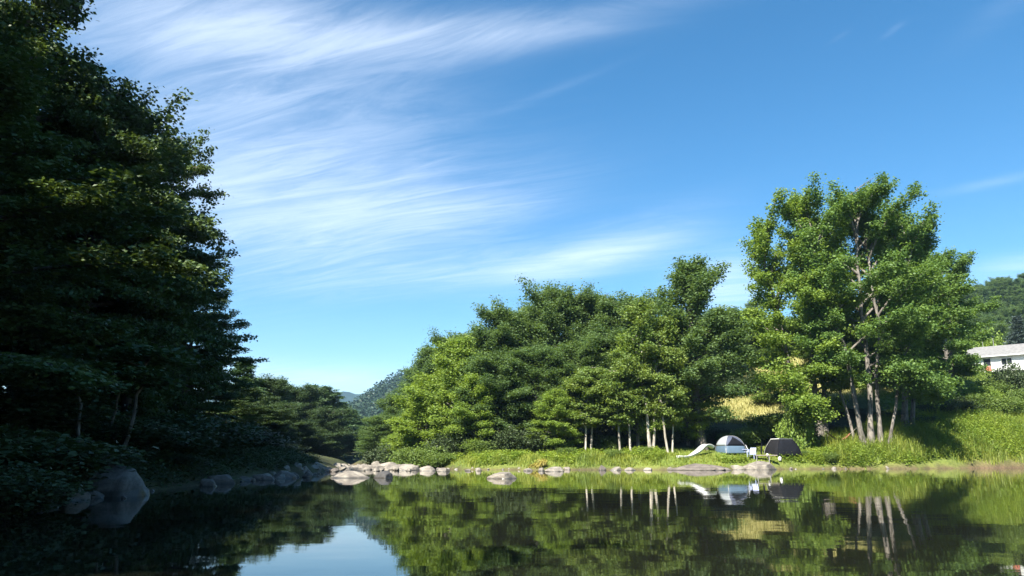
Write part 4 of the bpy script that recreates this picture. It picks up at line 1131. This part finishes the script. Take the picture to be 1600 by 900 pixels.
# bench
x, y, z = stand(1196, 67.2, 705)
root = empty('bench', (x, y, z), 'weathered plank bench on pale legs in front of the screen tent', 'bench', rz=R(-6))
for i in range(3):
    mb = MB(); mb.box(-0.95, 0.95, -0.24 + i * 0.165, -0.24 + i * 0.165 + 0.15, 0.50, 0.55); mb.build('plank', M['plank'], root)
for sx in (-0.82, 0.25):
    for sy in (-0.17, 0.17):
        mb = MB(); mb.tube([(sx, sy, 0.497), (sx - 0.05, sy * 1.5, -0.35)], 0.04, 5); mb.build('leg', M['trim'], root)
mb = MB(); mb.box(-0.86, 0.86, -0.03, 0.03, 0.44, 0.497); mb.build('rail', M['plank'], root)
# jugs
for px, d, lab, s in [(1198, 68.0, 'small white jug standing left of the screen tent corner', 0.75), (1217, 68.0, 'white jug standing at the front of the screen tent', 0.95)]:
    x, y, z = stand(px, d)
    root = empty('water_jug', (x, y, z + 0.12), lab, 'jug', None, 0, (s, s, s))
    mb = MB(); mb.tube([(0, 0, 0), (0, 0, .03), (0, 0, .26), (0, 0, .33), (0, 0, .36)], [0.12, .14, .14, .07, .045], 10); mb.build('body', M['white'], root, True)
    mb = MB(); mb.tube([(0.05, 0, .34), (0.13, 0, .33), (0.14, 0, .2)], 0.015, 5); mb.build('handle', M['white'], root)
    mb = MB(); mb.tube([(0, 0, .362), (0, 0, .40)], 0.045, 8); mb.build('cap', M['chair'], root)
# leaning dark post
x, y, z = stand(1189, 68.6)
mb = MB(); mb.tube([(0, 0, -0.2), (0.02, 0, 0.5), (0.12, 0.02, 1.15)], [0.07, 0.06, 0.04], 6); o = mb.build('leaning_post', M['mesh_black']); o.location = (x, y, z)
tag(o, 'short dark post leaning between the pale chair and the screen tent', 'post')
# white slide
pts = [at(1112, 700.5, 67.6), at(1108, 698, 67.4), at(1103, 697.5, 67.1), at(1098, 700.5, 66.8), at(1093, 705.5, 66.4), at(1086, 710.5, 66.0), at(1078, 714.5, 65.8), at(1068, 716, 65.6), at(1058, 715.5, 65.5)]
pts = [Vector(p) for p in pts]
root = empty('slide', pts[4], 'white curved plastic slide running down the grassy bank left of the dome tent', 'slide')
rel = [p - pts[4] for p in pts]
fine_ = []
for i in range(len(rel) - 1):
    p0, p1, p2, p3 = rel[max(i - 1, 0)], rel[i], rel[i + 1], rel[min(i + 2, len(rel) - 1)]
    for q in range(5):
        t_ = q / 5
        fine_.append(0.5 * ((2 * p1) + (p2 - p0) * t_ + (2 * p0 - 5 * p1 + 4 * p2 - p3) * t_ ** 2 + (3 * p1 - p0 - 3 * p2 + p3) * t_ ** 3))
fine_.append(rel[-1])
rows = []; el_l, el_r = [], []
for i, p in enumerate(fine_):
    tg = (fine_[min(i + 1, len(fine_) - 1)] - fine_[max(i - 1, 0)]).normalized()
    side = tg.cross(Vector((0, 0, 1))).normalized(); up = side.cross(tg).normalized()
    wv = 0.27
    prof_ = [(-1, 0.16), (-0.85, 0.05), (-0.45, 0.0), (0.45, 0.0), (0.85, 0.05), (1, 0.16)]
    rows.append([p + side * (a_ * wv) + up * b_ for a_, b_ in prof_]); el_l.append(p - side * wv + up * 0.17); el_r.append(p + side * wv + up * 0.17)
mb = MB(); mb.slab(rows, (0, 0, -0.03)); mb.build('chute', M['white'], root, True)
for e_ in (el_l, el_r):
    mb = MB(); mb.tube(e_, 0.035, 6); mb.build('edge_rail', M['white'], root, True)
# hammock
x0, y0, z0 = at(1294, 678, 73.5); x1, y1, z1 = at(1328, 675, 73.5)
cx_ = (x0 + x1) / 2
root = empty('hammock', (cx_, y0, z0 - 0.9), 'reddish brown hammock slung in the shade left of the pale trunks', 'hammock')
rows = []
for i in range(11):
    t_ = i / 10; xx = (x0 - cx_) + (x1 - x0) * t_; sag = -0.62 * (1 - (2 * t_ - 1) ** 2); wd = 0.06 + 0.34 * math.sin(math.pi * t_) ** 0.7
    rows.append([(xx, wd * a_, 0.9 + sag + 0.10 * abs(a_) ** 2) for a_ in (-1, -.5, 0, .5, 1)])
mb = MB(); mb.slab(rows, (0, 0, -0.02)); mb.build('cloth', M['hammock'], root, True)
for sgn, xx in ((-1, x0 - cx_), (1, x1 - cx_)):
    mb = MB(); mb.tube([(xx, 0, 0.9), (xx + sgn * 0.8, 0.25, 1.5)], 0.015, 4); mb.build('rope', M['plank'], root)

# ---------------------------------------------------------------- house
M['siding'] = plain_mat('white_siding', (0.56, 0.56, 0.54), 0.6, 0.04, 2)
M['shingles'] = plain_mat('grey_shingles', (0.17, 0.165, 0.16), 0.85, 0.18, 2.5)
M['glass_dark'] = plain_mat('dark_window_glass', (0.02, 0.024, 0.03), 0.08, 0.1, 2, spec=0.6)
M['red'] = plain_mat('faded_red', (0.42, 0.12, 0.09), 0.7, 0.15, 4)
def house():
    x, y, _ = at(1518, 578, 112)
    z = at(1518, 582, 112)[2]
    root = empty('house', (x, y, z), 'long low white house with a grey roof on the slope at the right', 'house', rz=R(-42))
    Lh, Dh, Hh = 26.0, 8.0, 2.15
    mb = MB(); mb.box(0, Lh, 0, Dh, -2.6, Hh)
    mb.add([(0, 0, Hh), (0, Dh, Hh), (0, Dh / 2, Hh + 1.75), (Lh, 0, Hh), (Lh, Dh, Hh), (Lh, Dh / 2, Hh + 1.75)], [(0, 1, 2), (3, 5, 4), (0, 2, 5, 3), (1, 4, 5, 2)])
    mb.build('wall', M['siding'], root)
    mb = MB(); e = 0.7
    zr_, ze = Hh + 1.92, Hh - 0.05
    mb.slab([[(-e, -e, ze), (Lh + e, -e, ze)], [(-e, Dh / 2, zr_), (Lh + e, Dh / 2, zr_)], [(-e, Dh + e, ze), (Lh + e, Dh + e, ze)]], (0, 0, 0.16)); rf = mb.build('roof', M['shingles'], root)
    mb = MB(); mb.box(-e, Lh + e, -e - 0.04, -e - 0.003, ze - 0.01, ze + 0.13); mb.build('fascia', M['siding'], rf)
    def win(x0, x1, z0, z1, nm='window'):
        mb = MB(); tk = 0.09
        mb.box(x0 - tk, x1 + tk, -0.07, -0.003, z1, z1 + tk); mb.box(x0 - tk, x1 + tk, -0.07, -0.003, z0 - tk, z0)
        mb.box(x0 - tk, x0, -0.067, -0.003, z0, z1); mb.box(x1, x1 + tk, -0.067, -0.003, z0, z1); mb.box((x0 + x1) / 2 - 0.035, (x0 + x1) / 2 + 0.035, -0.06, -0.026, z0, z1)
        f_ = mb.build(nm, M['siding'], root)
        mb = MB(); mb.box(x0, x1, -0.025, -0.004, z0, z1); mb.build('pane', M['glass_dark'], f_)
    win(4.0, 5.3, 0.6, 1.75); win(8.6, 10.6, 0.65, 1.75); win(13.2, 14.6, 0.65, 1.75); win(17.2, 19.2, 0.65, 1.75); win(22, 23.6, 0.65, 1.75)
    mb = MB(); mb.box(1.7, 2.6, -0.06, -0.004, -0.2, 1.85); d_ = mb.build('door', M['glass_dark'], root)
    mb = MB(); mb.box(1.55, 1.68, -0.05, -0.004, -0.2, 1.95); mb.box(2.62, 2.75, -0.05, -0.004, -0.2, 1.95); mb.build('door_frame', M['siding'], d_)
    mb = MB(); mb.box(0.5, 7.5, -2.6, -0.08, -0.35, -0.2); mb.build('porch_deck', M['siding'], root)
    mb = MB()
    for i in range(15): mb.box(0.6 + i * 0.47, 0.66 + i * 0.47, -2.55, -2.5, -0.2, 0.45)
    mb.box(0.5, 7.5, -2.57, -2.47, 0.45, 0.55); mb.build('porch_railing', M['siding'], root)
    mb = MB()
    for xx in (0.7, 4.0, 7.2): mb.box(xx, xx + 0.14, -2.5, -2.36, -2.6, -0.353)
    mb.build('porch_post', M['siding'], root)
    mb = MB(); mb.box(2.2, 3.0, -2.72, -2.6, -0.2, 0.5); mb.build('red_cloth', M['red'], root)
    return root
house()
for px, py0, d, h_, lab, r_ in [(1554.5, 552, 121, 3.4, 'slim pale pole rising behind the roof of the white house', 0.06), (1536.5, 545, 126, 3.4, 'short white pole left of the slim pole behind the house', 0.07)]:
    xx, yy, zz = at(px, py0, d); gz = G(xx, yy); top = at(px, 524 if px > 1550 else 517, d)[2]
    root = empty('pole', (xx, yy, gz), lab, 'pole')
    mb = MB(); mb.tube([(0, 0, -0.3), (0, 0, top - gz)], [r_, r_ * 0.7], 7); mb.build('shaft', M['trim'], root)
    mb = MB(); mb.tube([(-0.3, 0, top - gz - 0.25), (0.3, 0, top - gz - 0.25)], 0.05, 5); mb.build('crossbar', M['trim'], root)

# ---------------------------------------------------------------- haze
mb = MB(); mb.box(-2050, 2050, -650, 3050, -2.6, 232)
m = bpy.data.materials.new('haze'); m.use_nodes = True; t = NT(m.node_tree)
pv = t.n('ShaderNodeVolumePrincipled'); pv.inputs['Color'].default_value = (0.42, 0.66, 1.0, 1); pv.inputs['Density'].default_value = 1.3e-4; pv.inputs['Anisotropy'].default_value = 0.2
o_ = t.n('ShaderNodeOutputMaterial'); t.put(o_.inputs['Volume'], pv.outputs[0])
tag(mb.build('haze', m), 'thin blue summer haze filling the valley', None, None, 'stuff')
